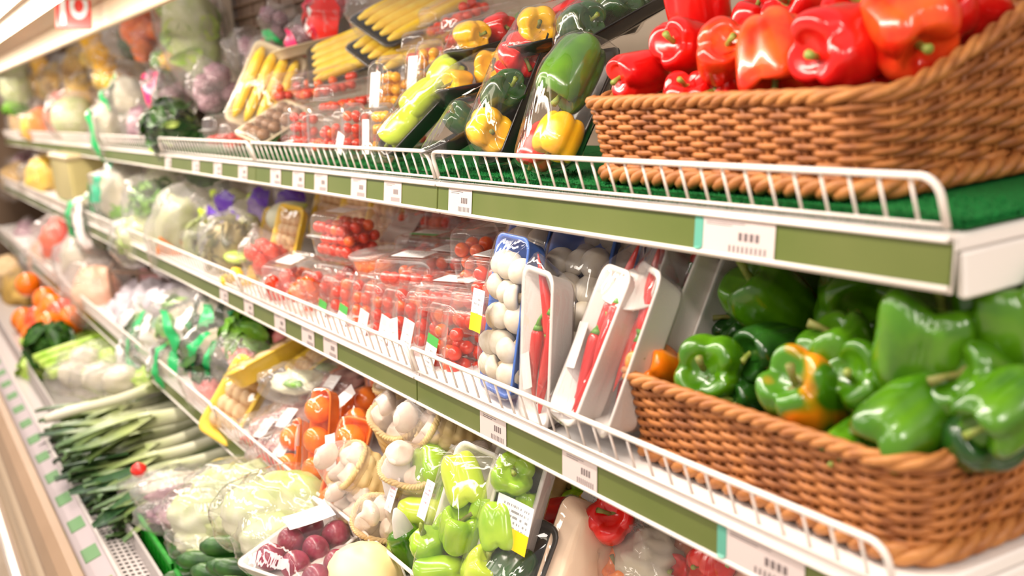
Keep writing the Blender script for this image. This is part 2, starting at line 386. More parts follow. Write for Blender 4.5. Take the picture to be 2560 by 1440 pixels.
def pepper_mesh(v):
    rnd = random.Random(100 + v)
    nl = (4, 3, 4, 3, 4, 4)[v % 6]; hh = (.92, 1.1, .85, 1.2, 1.0, 1.05)[v % 6]; tap = (.84, .72, .9, .68, .8, .76)[v % 6]
    ph = rnd.uniform(0, 6); la = [rnd.uniform(.85, 1.12) for _ in range(nl)]
    nu, nv = 44, 26; rings = []
    for i in range(nv + 1):
        u = i / nv; a = PI * (.035 + .93 * u)
        rs = abs(math.sin(a)) ** .52; zz = math.copysign(abs(math.cos(a)) ** .78, math.cos(a)) * hh * .5
        ring = []
        for j in range(nu):
            th = 2 * PI * j / nu; q = nl * (th + ph) / 2; lobe = abs(math.cos(q)); w = la[int(((th + ph) * nl / (2 * PI) + .5)) % nl]
            g = (1 - lobe) ** 1.6
            depth = .26 if u > .75 or u < .3 else .16
            r = .5 * rs * (1 - depth * g) * (1 - (1 - tap) * u) * (1 + (w - 1) * .5)
            z = zz
            rad = r / .5
            if u < .5: z -= .30 * math.exp(-(rad / .42) ** 2) - .05 * lobe * rad
            else: z += .16 * math.exp(-(rad / .36) ** 2) - .09 * (w - 1 + .5 * lobe) * rad
            x, y = r * math.cos(th), r * math.sin(th)
            x += .06 * math.sin(2.2 * u + v); y += .05 * math.sin(2.8 * u + 2 * v)
            b = .022 * nz((x, y, z), 3.2, v)
            ring.append((x * (1 + b * 2), y * (1 + b * 2), z + b))
        rings.append(ring)
    body = loft(rings)
    cz = hh * .5 - .30; sx = .10 * math.sin(v * 2.3); sy = .10 * math.cos(v * 1.7)
    st = tube([(0, 0, cz + .02), (sx * .2, sy * .2, cz + .10), (sx * .7, sy * .7, cz + .22), (sx * 1.5, sy * 1.5, cz + .34)], [.06, .045, .04, .055], 8)
    cal = loft([[(r * (1 + .18 * math.cos(5 * 2 * PI * j / 20)) * math.cos(2 * PI * j / 20), r * (1 + .18 * math.cos(5 * 2 * PI * j / 20)) * math.sin(2 * PI * j / 20), z) for j in range(20)] for r, z in ((.17, cz + .035), (.12, cz + .075), (.05, cz + .10))], False, True)
    return mesh('pepper_body', body), mesh('stem', join(st, cal))
def pepper(M, label, col, v=0, d=.08, group=None, cat='pepper', name='bell_pepper', stem=True, stemm=None):
    b, s = cached(('pep', v), lambda: pepper_mesh(v))
    o = thing(name, label, cat, M @ S(d), b, PM[col], group)
    if stem: part(o, 'stem', s, stemm or (STEMM if v % 2 else STEMB))
    return o
def pointed_mesh(v):
    nu, nv = 24, 22; rings = []; rnd = random.Random(v)
    for i in range(nv + 1):
        u = i / nv; r = .5 * (min(1, (u + .03) / .12) ** .5) * (1 - u ** 1.5 * .88) if u < 1 else .02
        cx, cy_ = .18 * math.sin(2.4 * u + v), .12 * math.sin(2 * u + 2 * v) + .1 * u * u
        ring = []
        for j in range(nu):
            th = 2 * PI * j / nu; g = 1 - .16 * (1 - abs(math.cos(1.5 * (th + v)))) ** 1.5 * (1 - .4 * u)
            x, y = r * g * math.cos(th), r * g * math.sin(th); n_ = 1 + .10 * nz((x, y, u * 3), 2.5, v)
            ring.append((cx + x * n_, cy_ + y * n_, .95 - 1.9 * u - (.10 * math.exp(-(r / .2) ** 2) if u < .1 else 0)))
        rings.append(ring)
    c0 = (.18 * math.sin(v), .12 * math.sin(2 * v), .9)
    st = tube([c0, (c0[0] + .03, c0[1], 1.08), (c0[0] + .1, c0[1] + .05, 1.28)], [.09, .07, .06], 8)
    return mesh('pepper_body', loft(rings)), mesh('stem', st)
def pointed(M, label, col, v=0, d=.06, group=None):
    b, s = cached(('pnt', v), lambda: pointed_mesh(v))
    o = thing('pointed_pepper', label, 'pepper', M @ S(d), b, PM[col], group); part(o, 'stem', s, STEMM); return o

TOMR = mat('tomato_red', (206, 36, 14), .22, .5, .3, rgb2=(226, 62, 20), nscale=2.5)
TOMO = mat('tomato_orange', (226, 74, 20), .22, .5, .3, rgb2=(240, 110, 30), nscale=2.5)
TOMY = mat('tomato_yellow', (238, 160, 16), .22, .5, .3, rgb2=(248, 184, 40), nscale=2.5)
TOMX = mat('tomato_bright_orange', (246, 108, 2), .2, .5, .35, rgb2=(250, 130, 8), nscale=2.5)
TM = {'r': TOMR, 'o': TOMO, 'y': TOMY}
def tom_mesh():
    return mesh('cherry_tomato', sphere(.5, 16, 10, lambda v: Vector((v.x, v.y, v.z * .94 - .10 * math.exp(-(v.x ** 2 + v.y ** 2) / .05) * (1 if v.z > 0 else .3)))))
CLUSTER = {'r': [], 'o': [], 'y': []}
NT = [0]
def tomato(M, label, c, d=.028, group=None):
    return thing('yellow_cherry_tomato' if c == 'y' else 'cherry_tomato', label, 'tomato', M @ E(random.uniform(0, 360), random.uniform(0, 360), 0) @ S(d), cached('tom', tom_mesh), TM[c], group)
CLAM = clear('clamshell_clear', haze=.06, gain=.75, rough=.05, bump=.12, bscale=18, base=.03, tint=(254, 252, 251))
FILM = clear('stretch_film', haze=.02, gain=.7, rough=.04, bump=.6, bscale=14, base=.05, stretch=(1, .35, 1), tint=(255, 254, 253))
BAG = clear('clear_bag', haze=.12, gain=.55, rough=.08, bump=.9, bscale=16, base=.03, tint=(255, 253, 252))
MILKY = clear('milky_bag', haze=.24, gain=.6, rough=.12, bump=.8, bscale=14, base=.05)
NET = clear('fine_net', haze=.12, gain=.4, rough=.4, bump=.5, bscale=60, base=.02, hazecol=(246, 240, 234))
LBL = labelmat('pack_label', (228, 224, 221), (112, 108, 112))
LBLG = labelmat('pack_label_green_band', (228, 224, 221), (112, 108, 112), band=(70, 160, 70), bandpos=.26)
LBLY = labelmat('pack_label_yellow_band', (244, 242, 240), (90, 90, 96), band=(250, 206, 20), bandpos=.42)
LBLR = labelmat('pack_label_red_print', (242, 232, 236), (206, 90, 100))
PLAIN = mat('plain_label', (228, 224, 221), .4)
def label_mesh(w, h, curl=.0):
    n = 6; rings = []
    for i in range(n + 1):
        x = -w / 2 + w * i / n; z = curl * (2 * i / n - 1) ** 2
        rings.append([(x, -h / 2, z), (x, h / 2, z), (x, h / 2, z + .0006), (x, -h / 2, z + .0006)])
    return mesh('price_label', loft(rings), False)
def label(par, w, h, M, m=None, curl=.0, nm='price_label'): return part(par, nm, cached(('lab', w, h, curl), lambda: label_mesh(w, h, curl)), m or LBL, M)

def clam_meshes(L, W, H, rib):
    r = .024; hb = H * .52; rb = (.0016, 2) if rib else None
    base = loft([rr(L - .030, W - .030, r, .004), rr(L - .022, W - .022, r, 0), rr(L - .014, W - .014, r, .006), rr(L - .010, W - .010, r, .014, rib=rb), rr(L - .004, W - .004, r, hb - .008, rib=rb), rr(L - .002, W - .002, r, hb - .004), rr(L + .014, W + .014, r, hb - .002), rr(L + .014, W + .014, r, hb)], True, False)
    hl = H - hb; z = hb + .001
    lid = loft([rr(L + .014, W + .014, r, z), rr(L + .014, W + .014, r, z + .003), rr(L - .002, W - .002, r, z + .003), rr(L - .004, W - .004, r, z + .008, rib=rb), rr(L - .010, W - .010, r, z + hl * .55, rib=rb), rr(L - .014, W - .014, r, z + hl * .72), rr(L - .022, W - .022, r, z + hl * .90), rr(L - .034, W - .034, r, z + hl), rr(L - .046, W - .046, r * .7, z + hl), rr(L - .050, W - .050, r * .7, z + hl - .004)], False, True)
    return mesh('base', base), mesh('lid', lid)
def fill(L, W, H, d, n, seed, up=False, z0=.006):
    """spots for n small round fruit resting in a box, lowest layers first (up: the box stands on its short end)"""
    rnd = random.Random(seed); pts = []; k = 0; z = z0 + d / 2; lx, ly = L / 2 - d / 2 - .011, W / 2 - d / 2 - .011
    nx = max(1, int((L - .018) / d)); ny = max(1, int((W - .018) / d))
    while z < H - d * .45:
        for i in range(nx):
            for j in range(ny):
                x = -lx + (2 * lx * i / max(1, nx - 1)); y = (-ly + 2 * ly * j / max(1, ny - 1)) if ny > 1 else 0
                sh = d * .22 * (1 if k % 2 else -1)
                pts.append((max(-lx, min(lx, x + sh + rnd.uniform(-.10, .10) * d)), max(-ly, min(ly, y + sh + rnd.uniform(-.10, .10) * d)), z + rnd.uniform(0, .12) * d))
        k += 1; z += d * .86
    pts.sort(key=lambda p: (p[0] if up else p[2]) + rnd.uniform(0, .5) * d)
    return pts[:n]
def clamshell(M, lab, c='r', n=22, L=.15, W=.115, H=.09, d=.028, rib=True, single=True, where='', lm=None, lpos=None, lsize=(.06, .035), mix=0.0, lidm=None, up=False):
    root = thing('clamshell', lab, 'punnet', M)
    b, l = cached(('clam', L, W, H, rib), lambda: clam_meshes(L, W, H, rib))
    part(root, 'base', b, CLAM); part(root, 'lid', l, lidm or CLAM)
    for q, lp in enumerate(lpos or []): label(root, *lsize, lp, (lm or LBL))
    rnd = random.Random(hash(lab) % 9999 if False else sum(map(ord, lab)))
    for p in fill(L, W, H - .010, d, n, sum(map(ord, lab)), up):
        cc = c if rnd.random() > mix else ('o' if c == 'r' else 'r')
        if single:
            NT[0] += 1
            w = {'r': 'red', 'o': 'orange', 'y': 'yellow'}[cc]
            tomato(M @ T(*p), f'{w} cherry tomato in {where}', cc, d * .97 * rnd.uniform(.92, 1.0), f'{w} tomatoes in {where}')
        else: CLUSTER[cc].append(M @ T(*p) @ S(d * .97))
    return root
UP = Matrix(((0, -1, 0, 0), (0, 0, -1, 0), (1, 0, 0, 0), (0, 0, 0, 1)))       # stands a box on its short end with its lid to the aisle
LIDT = lambda L, W, H: T(0, 0, H + .0005)

# ---- trays and film
FOAM = mat('white_foam', (219, 212, 207), .55, .4, bump=.12, bscale=400)
BLACKT = mat('black_tray', (24, 22, 22), .3, .5); BLUET = mat('blue_tray', (66, 112, 200), .35, .5); YELT = mat('yellow_foam', (244, 206, 52), .55, .4)
ORT = mat('orange_tray', (244, 120, 30), .4, .5); PEACHT = mat('peach_foam', (252, 222, 192), .5, .4); CREAMT = mat('cream_foam', (209, 194, 163), .55)
def tray_mesh(W, L, H, th, fl, lip=.006, r=.02):
    o = [rr(W - 2 * fl, L - 2 * fl, r, 0), rr(W - 2 * fl + .004, L - 2 * fl + .004, r, .003), rr(W, L, r, H - .002), rr(W + lip * 2, L + lip * 2, r + lip, H), rr(W + lip * 2 - .002, L + lip * 2 - .002, r + lip, H + .003)]
    i = [rr(W - th * 2, L - th * 2, r, H + .001), rr(W - 2 * fl - th * 2 + .008, L - 2 * fl - th * 2 + .008, r, th + .004), rr(W - 2 * fl - th * 2, L - 2 * fl - th * 2, r, th)]
    return mesh('tray', loft(o + i))
def tray_pack(M, lab, tm, items=(), W=.13, L=.25, H=.03, th=.004, fl=.014, cat='wrapped tray', name='wrapped_tray', film=True, labels=(), lip=.006, fm=None, grow=.004, jit=.003, extra=(), relax=2):
    """items: (local matrix, builder) where builder(matrix) makes the top-level thing lying in the tray"""
    root = thing(name, lab, cat, M)
    tme = cached(('tray', W, L, H, th, fl, lip), lambda: tray_mesh(W, L, H, th, fl, lip))
    part(root, 'tray', tme, tm)
    pts = [v.co.copy() for v in tme.vertices]
    for lm, fn in items:
        o = fn(M @ lm)
        A = M.inverted() @ o.matrix_world
        for v in list(o.data.vertices)[::3]: pts.append(A @ v.co)
    pts += [Vector(p) for p in extra]
    if film: part(root, 'film', mesh('film', hull(pts, grow, 1, relax, jit, len(lab))), fm or FILM)
    for w, h, lm, m in labels: label(root, w, h, lm, m, .002)
    return root

# ---- bags
def bag_point(x, y, z, w, d, h, seed, crump, neck, lift=0.0):
    k = 1.0
    if neck and z > .5: k = max(.14, 1 - ((z - .5) / .5) ** .8 * .95) / max(.05, math.sqrt(max(1e-4, 1 - z * z))) * .62
    sx = math.copysign(abs(x) ** .8, x); sy = math.copysign(abs(y) ** .8, y); sz = math.copysign(abs(z) ** .85, z)
    n = crump * (nz((x, y, z), 2.2, seed) + .6 * abs(nz((x, y, z), 5, seed + 9)) + .4 * nz((x, y, z), 9, seed + 3)) + lift
    return Vector((sx * k * w / 2 * (1 + n), sy * k * d / 2 * (1 + n), sz * h / 2 * (1 + n * .6)))
def bag_mesh(w, d, h, seed, crump=.18, neck=True, sub=(36, 26)):
    return mesh('bag_film', sphere(1, sub[0], sub[1], lambda v: bag_point(v.x, v.y, v.z, w, d, h, seed, crump, neck)))
def strip_mesh(w, d, h, seed, a0, wid, crump=.18, lo=.2, hi=.8, wave=.25, neck=False):
    """a printed strip lying on the bag's skin"""
    rings = []
    for i in range(19):
        u = lo + (hi - lo) * i / 18; th = PI * u; row = []
        for j in range(5):
            ph = a0 + wid * (j / 4 - .5) + wave * math.sin(u * 5 + seed)
            row.append(bag_point(math.sin(th) * math.cos(ph), math.sin(th) * math.sin(ph), math.cos(th), w, d, h, seed, crump, neck, .025))
        rings.append(row)
    return mesh('printed_strip', loft(rings, False, False, False))
PRG = mat('print_green', (40, 184, 104), .35, coat=.2); PRP = mat('print_purple', (92, 40, 168), .35, coat=.2); PRK = mat('print_pink', (238, 40, 110), .35, coat=.2); PRR = mat('print_red', (232, 40, 30), .35, coat=.2); PRT = mat('print_teal', (70, 170, 130), .4, coat=.2); PRO = mat('print_orange', (244, 150, 90), .4)
PRW = mat('print_white', (246, 242, 240), .35, coat=.2); PRY = mat('print_lime', (190, 214, 60), .4)
def lump_mesh(w, d, h, seed, amp=.2, fr=3.0, sub=(28, 20), fine=0.0, ff=9):
    def f(v):
        n = amp * nz(v, fr, seed) + (fine * nz(v, ff, seed + 4) if fine else 0)
        return Vector((v.x * w / 2, v.y * d / 2, v.z * h / 2)) * (1 + n)
    return mesh('bundle', sphere(1, sub[0], sub[1], f))
def bag(M, lab, w, d, h, inner, seed=0, film=None, strips=(), cat='bag', name='produce_bag', neck=True, inner_name='contents', crump=.18, inner_kind=None, knot=None):
    """inner: list of (part name, mesh, material, matrix)"""
    root = thing(name, lab, cat, M)
    part(root, 'bag_film', bag_mesh(w, d, h, seed, crump, neck), film or BAG)
    for nm, me, m, lm in inner: part(root, nm, me, m, lm)
    for m, a0, wid, lo, hi in strips: part(root, 'printed_strip', strip_mesh(w, d, h, seed, a0, wid, crump, lo, hi, .25, neck), m)
    return root
def leafy_mesh(w, d, h, n, seed, lw=.06, ll=.10, curl=.03, flat=False):
    rnd = random.Random(seed); V, Fc = [], []
    for _ in range(n):
        a, b = rnd.uniform(0, 2 * PI), math.acos(rnd.uniform(-.6, 1)); p = Vector((math.sin(b) * math.cos(a) * w / 2, math.sin(b) * math.sin(a) * d / 2, math.cos(b) * h / 2)) * rnd.uniform(.55, 1)
        out = Vector((p.x, p.y, p.z + .01)).normalized(); side = out.cross(Vector((rnd.uniform(-1, 1), rnd.uniform(-1, 1), rnd.uniform(-1, 1)))).normalized(); fw = side.cross(out).normalized()
        L_, W_ = ll * rnd.uniform(.6, 1.2), lw * rnd.uniform(.6, 1.2); o = len(V); nu, nv = 7, 5; sd = rnd.uniform(0, 50)
        for i in range(nu):
            for j in range(nv):
                u, v = i / (nu - 1), j / (nv - 1) * 2 - 1; wd = W_ / 2 * math.sin(PI * min(.97, u * .9 + .08)) ** .6
                q = p + fw * (u - .5) * L_ + side * v * wd + out * (curl * (abs(v) ** 1.5) * .5 + .016 * nz((u * 3, v * 2, sd), 1.6) + curl * math.sin(u * 2.6) * .5)
                V.append(q)
        for i in range(nu - 1):
            for j in range(nv - 1): a_ = o + i * nv + j; Fc.append((a_, a_ + nv, a_ + nv + 1, a_ + 1))
    return mesh('leaves', (V, Fc))
LEAFD = mat('leaf_dark', (30, 66, 18), .4, .5, rgb2=(58, 104, 26), nscale=20); LEAFM = mat('leaf_mid', (70, 134, 24), .4, .5, rgb2=(126, 176, 50), nscale=20); LEAFL = mat('leaf_lime', (150, 196, 40), .4, .5, rgb2=(206, 224, 120), nscale=16); LEAFP = mat('leaf_pale', (177, 190, 120), .4, .5, rgb2=(202, 206, 168), nscale=16)
WHITEV = mat('white_vegetable', (208, 201, 184), .5, rgb2=(199, 190, 163), nscale=14)
FLORET = mat('cauliflower_floret', (206, 197, 177), .7, rgb2=(194, 180, 151), nscale=30, bump=.8, bscale=120)
MUSHM = mat('mushroom_white', (219, 210, 196), .5, rgb2=(208, 194, 171), nscale=2.5); MUSHB = mat('mushroom_stem', (226, 204, 168), .6, rgb2=(206, 178, 136), nscale=2.5)
def mush_mesh():
    prof = [(.0, .42), (.18, .40), (.34, .32), (.45, .18), (.5, .02), (.47, -.10), (.36, -.13), (.22, -.08)]
    cap = loft([[(max(r, .004) * math.cos(2 * PI * j / 18), max(r, .004) * math.sin(2 * PI * j / 18), z) for j in range(18)] for r, z in reversed(prof)])
    st = loft([[(r * math.cos(2 * PI * j / 12), r * math.sin(2 * PI * j / 12), z) for j in range(12)] for r, z in ((.19, -.48), (.22, -.44), (.17, -.25), (.18, -.06))])
    return mesh('mushroom_cap', cap), mesh('mushroom_stem', st)
def mushroom(M, lab, d=.04, group=None):
    c, s = cached('mush', mush_mesh); o = thing('mushroom', lab, 'mushroom', M @ S(d), c, MUSHM, group); part(o, 'mushroom_stem', s, MUSHB); return o
GARL = mat('garlic_skin', (238, 226, 210), .5, rgb2=(226, 206, 192), nscale=2.5, bump=.1, bscale=6)
def garlic_mesh(v):
    def f(p):
        th = math.atan2(p.y, p.x); r = math.hypot(p.x, p.y); z = p.z
        lob = 1 + .08 * abs(math.cos(2.5 * th + v)) * (1 - abs(z))
        s = 1 if z < .3 else max(.18, 1 - (z - .3) * 1.15)
        return Vector((p.x * lob * s, p.y * lob * s, z * .72 + (.35 * (z - .6) if z > .6 else 0)))
    return mesh('garlic_bulb', sphere(.5, 24, 16, f))
def garlic(M, lab, d=.05, group=None, v=0):
    return thing('garlic_bulb', lab, 'garlic', M @ S(d), cached(('gar', v), lambda: garlic_mesh(v)), GARL, group)
CHIR = mat('chili_red', (190, 16, 20), .22, .5, .3, rgb2=(214, 34, 28), nscale=2.5); CHIS = mat('chili_stem', (86, 140, 36), .5)
def chili_mesh(v):
    rnd = random.Random(v); pts, rad = [], []
    for i in range(13):
        u = i / 12; pts.append((.06 * math.sin(u * 3 + v) , .05 * math.sin(u * 2.2 + 2 * v), -u)); rad.append(.075 * (min(1, (u + .05) / .12)) ** .5 * (1 - u ** 2.2) + .004)
    st = tube([(.06 * math.sin(v), .05 * math.sin(2 * v), .0), (.06 * math.sin(v) + .02, .05 * math.sin(2 * v), .10), (.10, .05, .24)], [.05, .022, .02], 8)
    cap = tube([(.06 * math.sin(v), .05 * math.sin(2 * v), -.03), (.06 * math.sin(v), .05 * math.sin(2 * v), .03)], [.07, .045], 10)
    return mesh('chili_body', tube(pts, rad, 12)), mesh('chili_stem', join(st, cap))
def chili(M, lab, l=.12, v=0, group=None):
    b, s = cached(('chi', v), lambda: chili_mesh(v)); o = thing('chili_pepper', lab, 'chili', M @ S(l), b, CHIR, group); part(o, 'stem', s, CHIS); return o

# ---- sticks, roots, heads
CORN = mat('corn_yellow', (246, 200, 36), .35, .5, rgb2=(250, 216, 76), nscale=40, bump=.25, bscale=160)
def stick_mesh(l, r, seed=0, taper=.8, bend=.04, n=12):
    return mesh('stick', tube([(bend * math.sin(PI * i / 10) * l, 0, (i / 10 - .5) * l) for i in range(11)], [r * (.35 if i in (0, 10) else (.85 if i in (1, 9) else 1)) * (1 - (1 - taper) * i / 10) for i in range(11)], n))
LEEK = gradmat('leek_skin', [(0, (216, 211, 195)), (.36, (211, 209, 179)), (.52, (172, 186, 114)), (.68, (80, 112, 58)), (1, (33, 63, 38))], 'X', lo=-.30, hi=.56, streak=60, rough=.35)
LEAFB = mat('leek_leaf', (34, 66, 40), .4, .5, rgb2=(66, 104, 62), nscale=30)
def leek_mesh(v):
    rnd = random.Random(v); L_ = .60
    shaft = tube([(-.30 + .40 * i / 10, .008 * math.sin(i * .5 + v), .004 * math.sin(i * .7)) for i in range(11)], [.012, .019, .0195, .019, .0185, .0185, .019, .0195, .0205, .022, .023], 12, flat=.95)
    parts_ = [shaft]
    for q in range(6):
        a = (q - 2.5) * .16 + rnd.uniform(-.08, .08); z0 = (q % 3 - 1) * .010; ll = rnd.uniform(.20, .30); w0 = .022; rings = []
        for i in range(9):
            u = i / 8; x = .06 + ll * u * math.cos(a); y = (q - 2.5) * .004 + ll * u * math.sin(a); z = z0 * (1 - .4 * u) + .02 * math.sin(u * 2.4 + q) * u - .05 * u * u * (q % 2)
            w = w0 * (1 - .65 * u ** 2.5) + .003
            rings.append([(x - w * math.sin(a), y + w * math.cos(a), z + .010), (x, y, z), (x + w * math.sin(a), y - w * math.cos(a), z + .010), (x, y, z - .002)])
        parts_.append(loft(rings))
    return mesh('leek', join(*parts_))
CABB = gradmat('cabbage_skin', [(0, (198, 204, 158)), (.5, (211, 211, 188)), (1, (165, 183, 96))], 'Z', lo=-.1, hi=.1, streak=30, rough=.4, amt=.25, bump=.4)
CUKE = mat('cucumber_skin', (28, 70, 20), .35, .5, coat=.15, rgb2=(60, 108, 34), nscale=24, bump=.25, bscale=90)
ONION = mat('red_onion_skin', (116, 22, 52), .3, .5, coat=.2, rgb2=(150, 44, 72), nscale=2.5)
AUB = mat('aubergine_striped', (110, 60, 76), .3, .5, coat=.2, rgb2=(170, 130, 130), nscale=10)
BEIGE = mat('beige_root', (214, 184, 140), .6, rgb2=(196, 160, 116), nscale=20)
ENDV = gradmat('endive_leaf', [(0, (216, 214, 198)), (.6, (211, 212, 181)), (1, (176, 193, 96))], 'Z', lo=-.09, hi=.09, streak=60, rough=.4)
# ---- wicker baskets, garlic baskets, price tags
WICK = mat('wicker', (176, 110, 56), .5, .4, rgb2=(134, 76, 34), nscale=26, lo=.4, hi=.62)
WICK2 = mat('wicker_rim', (186, 124, 66), .5, .4, rgb2=(150, 90, 44), nscale=30)
def perim(w, d, r, step):
    base = rr(w, d, r, 0, 8, 24); P_ = [Vector(p) for p in base]; L_ = [0]
    for i in range(len(P_)): L_.append(L_[-1] + (P_[(i + 1) % len(P_)] - P_[i]).length)
    n = int(round(L_[-1] / step / 2)) * 2
    return P_, L_, n
def perim_at(P_, L_, s):
    s %= L_[-1]; lo = 0
    import bisect
    i = min(bisect.bisect_right(L_, s) - 1, len(P_) - 1); f = (s - L_[i]) / max(1e-9, L_[i + 1] - L_[i])
    a, b = P_[i], P_[(i + 1) % len(P_)]; p = a.lerp(b, f); t = (b - a).normalized()
    return p, Vector((t.y, -t.x, 0))
def wicker_basket(M, lab, w, d, hf, hb, r=.05, flare=.16, pitch=.034, rows=15, amp=.0045, rise=.85):
    root = thing('wicker_basket', lab, 'basket', M)
    P_, L_, n = perim(w, d, r, pitch); tot = L_[-1]
    def top(p): u = max(0, min(1, (p.y + d / 2 - .03) / (d * rise))); return hf + (hb - hf) * (u * u * (3 - 2 * u) * .5 + u * .5)
    def wall(s, v, off=0.0):
        p, o = perim_at(P_, L_, s); h = top(p); z = v * h
        return p + o * (flare * z + off) + Vector((0, 0, z))
    tubes = []
    for j in range(rows):
        v = .05 + .92 * (j + .5) / rows; pts = []
        for q in range(n * 4):
            s = tot * q / (n * 4); ph = PI * q / 4 + PI * (j % 2)
            pts.append(wall(s, v, amp * math.cos(ph)))
        rv = hf * .92 / rows * .60; m = len(pts); rings = []
        for i, p in enumerate(pts):
            t = (pts[(i + 1) % m] - pts[i - 1]).normalized(); o = Vector((t.y, -t.x, 0)).normalized(); hs = top(Vector((p.x, p.y, 0))) / hf
            rings.append([p + o * (math.cos(2 * PI * k / 6) * .0034) + Vector((0, 0, 1)) * (math.sin(2 * PI * k / 6) * rv * hs) for k in range(6)])
        rings.append(rings[0]); tubes.append(loft(rings, False, False))
    part(root, 'woven_side', mesh('woven_side', join(*tubes)), WICK)
    st = [tube([wall(tot * q / n + .0, v, 0) for v in (0, .33, .66, 1.0)], .0042, 6) for q in range(n)]
    part(root, 'stakes', mesh('stakes', join(*st)), WICK)
    def braid(v, rad, sr, turns, extra=0.0, drop=0.0):
        out = []; m = n * 8
        for k in range(3):
            rings = []; pts = []
            for q in range(m):
                s = tot * q / m; a = turns * 2 * PI * q / m + 2 * PI * k / 3; p, o = perim_at(P_, L_, s)
                c = wall(s, v, extra) + Vector((0, 0, drop)); pts.append(c + o * rad * math.cos(a) + Vector((0, 0, 1)) * rad * .8 * math.sin(a))
            for i, p in enumerate(pts):
                t = (pts[(i + 1) % m] - pts[i - 1]).normalized(); o = Vector((t.y, -t.x, 0)).normalized(); u = t.cross(o)
                rings.append([p + o * math.cos(2 * PI * j / 7) * sr + u * math.sin(2 * PI * j / 7) * sr for j in range(7)])
            rings.append(rings[0]); out.append(loft(rings, False, False))
        return join(*out)
    part(root, 'rim', mesh('rim', braid(1.0, .0062, .0058, int(tot / .075))), WICK2)
    part(root, 'base_braid', mesh('base_braid', braid(0.0, .0085, .0085, int(tot / .085), .004, .013)), WICK2)
    part(root, 'base', mesh('base', xf(loft([rr(w - .004, d - .004, r, 0), rr(w - .004, d - .004, r, .008)]), T(0, 0, .004)), False), WICK)
    return root

PALM = mat('palm_leaf', (226, 202, 150), .6, .3, rgb2=(206, 176, 120), nscale=30)
def palm_mesh(v, w=.105, d=.08, h=.125):
    """shallow pouch of broad plaited palm strips"""
    nu, nv = 72, 30; rings = []
    for i in range(nv + 1):
        u = i / nv; ring = []
        rad = min(1, (u + .02) / .32) ** .55 if u < .3 else 1.0
        for j in range(nu):
            th = 2 * PI * j / nu; a = j / nu * 9; b = u * 6.5
            k = (math.floor(a) + math.floor(b + (.5 if math.floor(a) % 2 else 0))) ; fa = a - math.floor(a); fb = (b + (.5 if math.floor(a) % 2 else 0)) % 1
            puff = (math.sin(PI * fa) ** .6) * (math.sin(PI * fb) ** .6)
            skew = .35 * (u - .5)
            x, y = math.cos(th + skew), math.sin(th + skew)
            x = math.copysign(abs(x) ** .75, x); y = math.copysign(abs(y) ** .75, y)
            rr_ = rad * (1 + .12 * (puff - .5) + .05 * nz((x, y, u), 1.5, v))
            ring.append((x * rr_ * w / 2, y * rr_ * d / 2, -h / 2 + h * u + .004 * math.sin(3 * th + v)))
        rings.append(ring)
    inner = [[(p[0] * .93, p[1] * .93, p[2]) for p in rings[-1]], [(p[0] * .9, p[1] * .9, p[2] * 1.0 + 0 - h * .5) for p in rings[-1]]]
    body = loft(rings + inner)
    br = []
    for k in range(3):
        pts = []
        for q in range(91):
            th = 2 * PI * q / 90; a = 18 * th / 1 + 2 * PI * k / 3; x, y = math.cos(th), math.sin(th); x = math.copysign(abs(x) ** .75, x); y = math.copysign(abs(y) ** .75, y)
            pts.append((x * (w / 2 + .003 * math.cos(a)), y * (d / 2 + .003 * math.cos(a)), h / 2 + .003 * math.sin(a)))
        br.append(tube(pts, .0032, 6))
    return mesh('woven_pouch', body), mesh('braided_edge', join(*br))
def garlic_basket(M, lab, where, v=0, tail=None, nb=5, w=.105, d=.08, h=.125, dd=.045):
    root = thing('garlic_basket', lab, 'garlic basket', M)
    b, e = cached(('palm', v % 3, w, d, h), lambda: palm_mesh(v % 3, w, d, h)); part(root, 'woven_pouch', b, PALM); part(root, 'braided_edge', e, PALM)
    rnd = random.Random(v); pts = [vv.co * 1.0 for vv in b.vertices if vv.co.z > h * .40]
    spots = [(-.26 * w, -.16 * d, h * .42), (.24 * w, -.2 * d, h * .46), (0, .24 * d, h * .48), (-.05 * w, -.05 * d, h * .80), (.24 * w, .24 * d, h * .5), (-.3 * w, .24 * d, h * .5)][:nb]
    for q, p in enumerate(spots):
        m = T(*p) @ E(rnd.uniform(-60, 60), rnd.uniform(-60, 60), rnd.uniform(0, 360))
        o = garlic(M @ m, f'white garlic bulb in {where}', dd, f'garlic bulbs in {where}', q % 3)
        for x in list(o.data.vertices)[::4]: pts.append(m @ S(dd) @ x.co)
    part(root, 'net', mesh('net', hull(pts, .003, 1, 2, .002, v)), NET)
    if tail:
        (x, y, z), (rx, ry, rz), ln = tail
        def tl():
            rings = []
            for i in range(12):
                u = i / 11; wd = .005 + .022 * math.sin(PI * min(1, u * 1.1)) ** .8 * (1 if u > .08 else .3); hh = .004 + .006 * math.sin(PI * u)
                rings.append([(math.cos(2 * PI * j / 14) * wd * (1 + .12 * math.sin(5 * j)), math.sin(2 * PI * j / 14) * hh * (1 + .3 * math.cos(4 * j + 5 * u)), u * ln) for j in range(14)])
            return mesh('net_tail', loft(rings))
        part(root, 'net_tail', cached(('tail', ln), tl), MILKN, T(x, y, z) @ E(rx, ry, rz))
    return root
MILKN = clear('bunched_net', haze=.72, gain=.3, rough=.5, bump=.8, bscale=90, base=.0, hazecol=(248, 243, 240), stretch=(1, 1, .2))

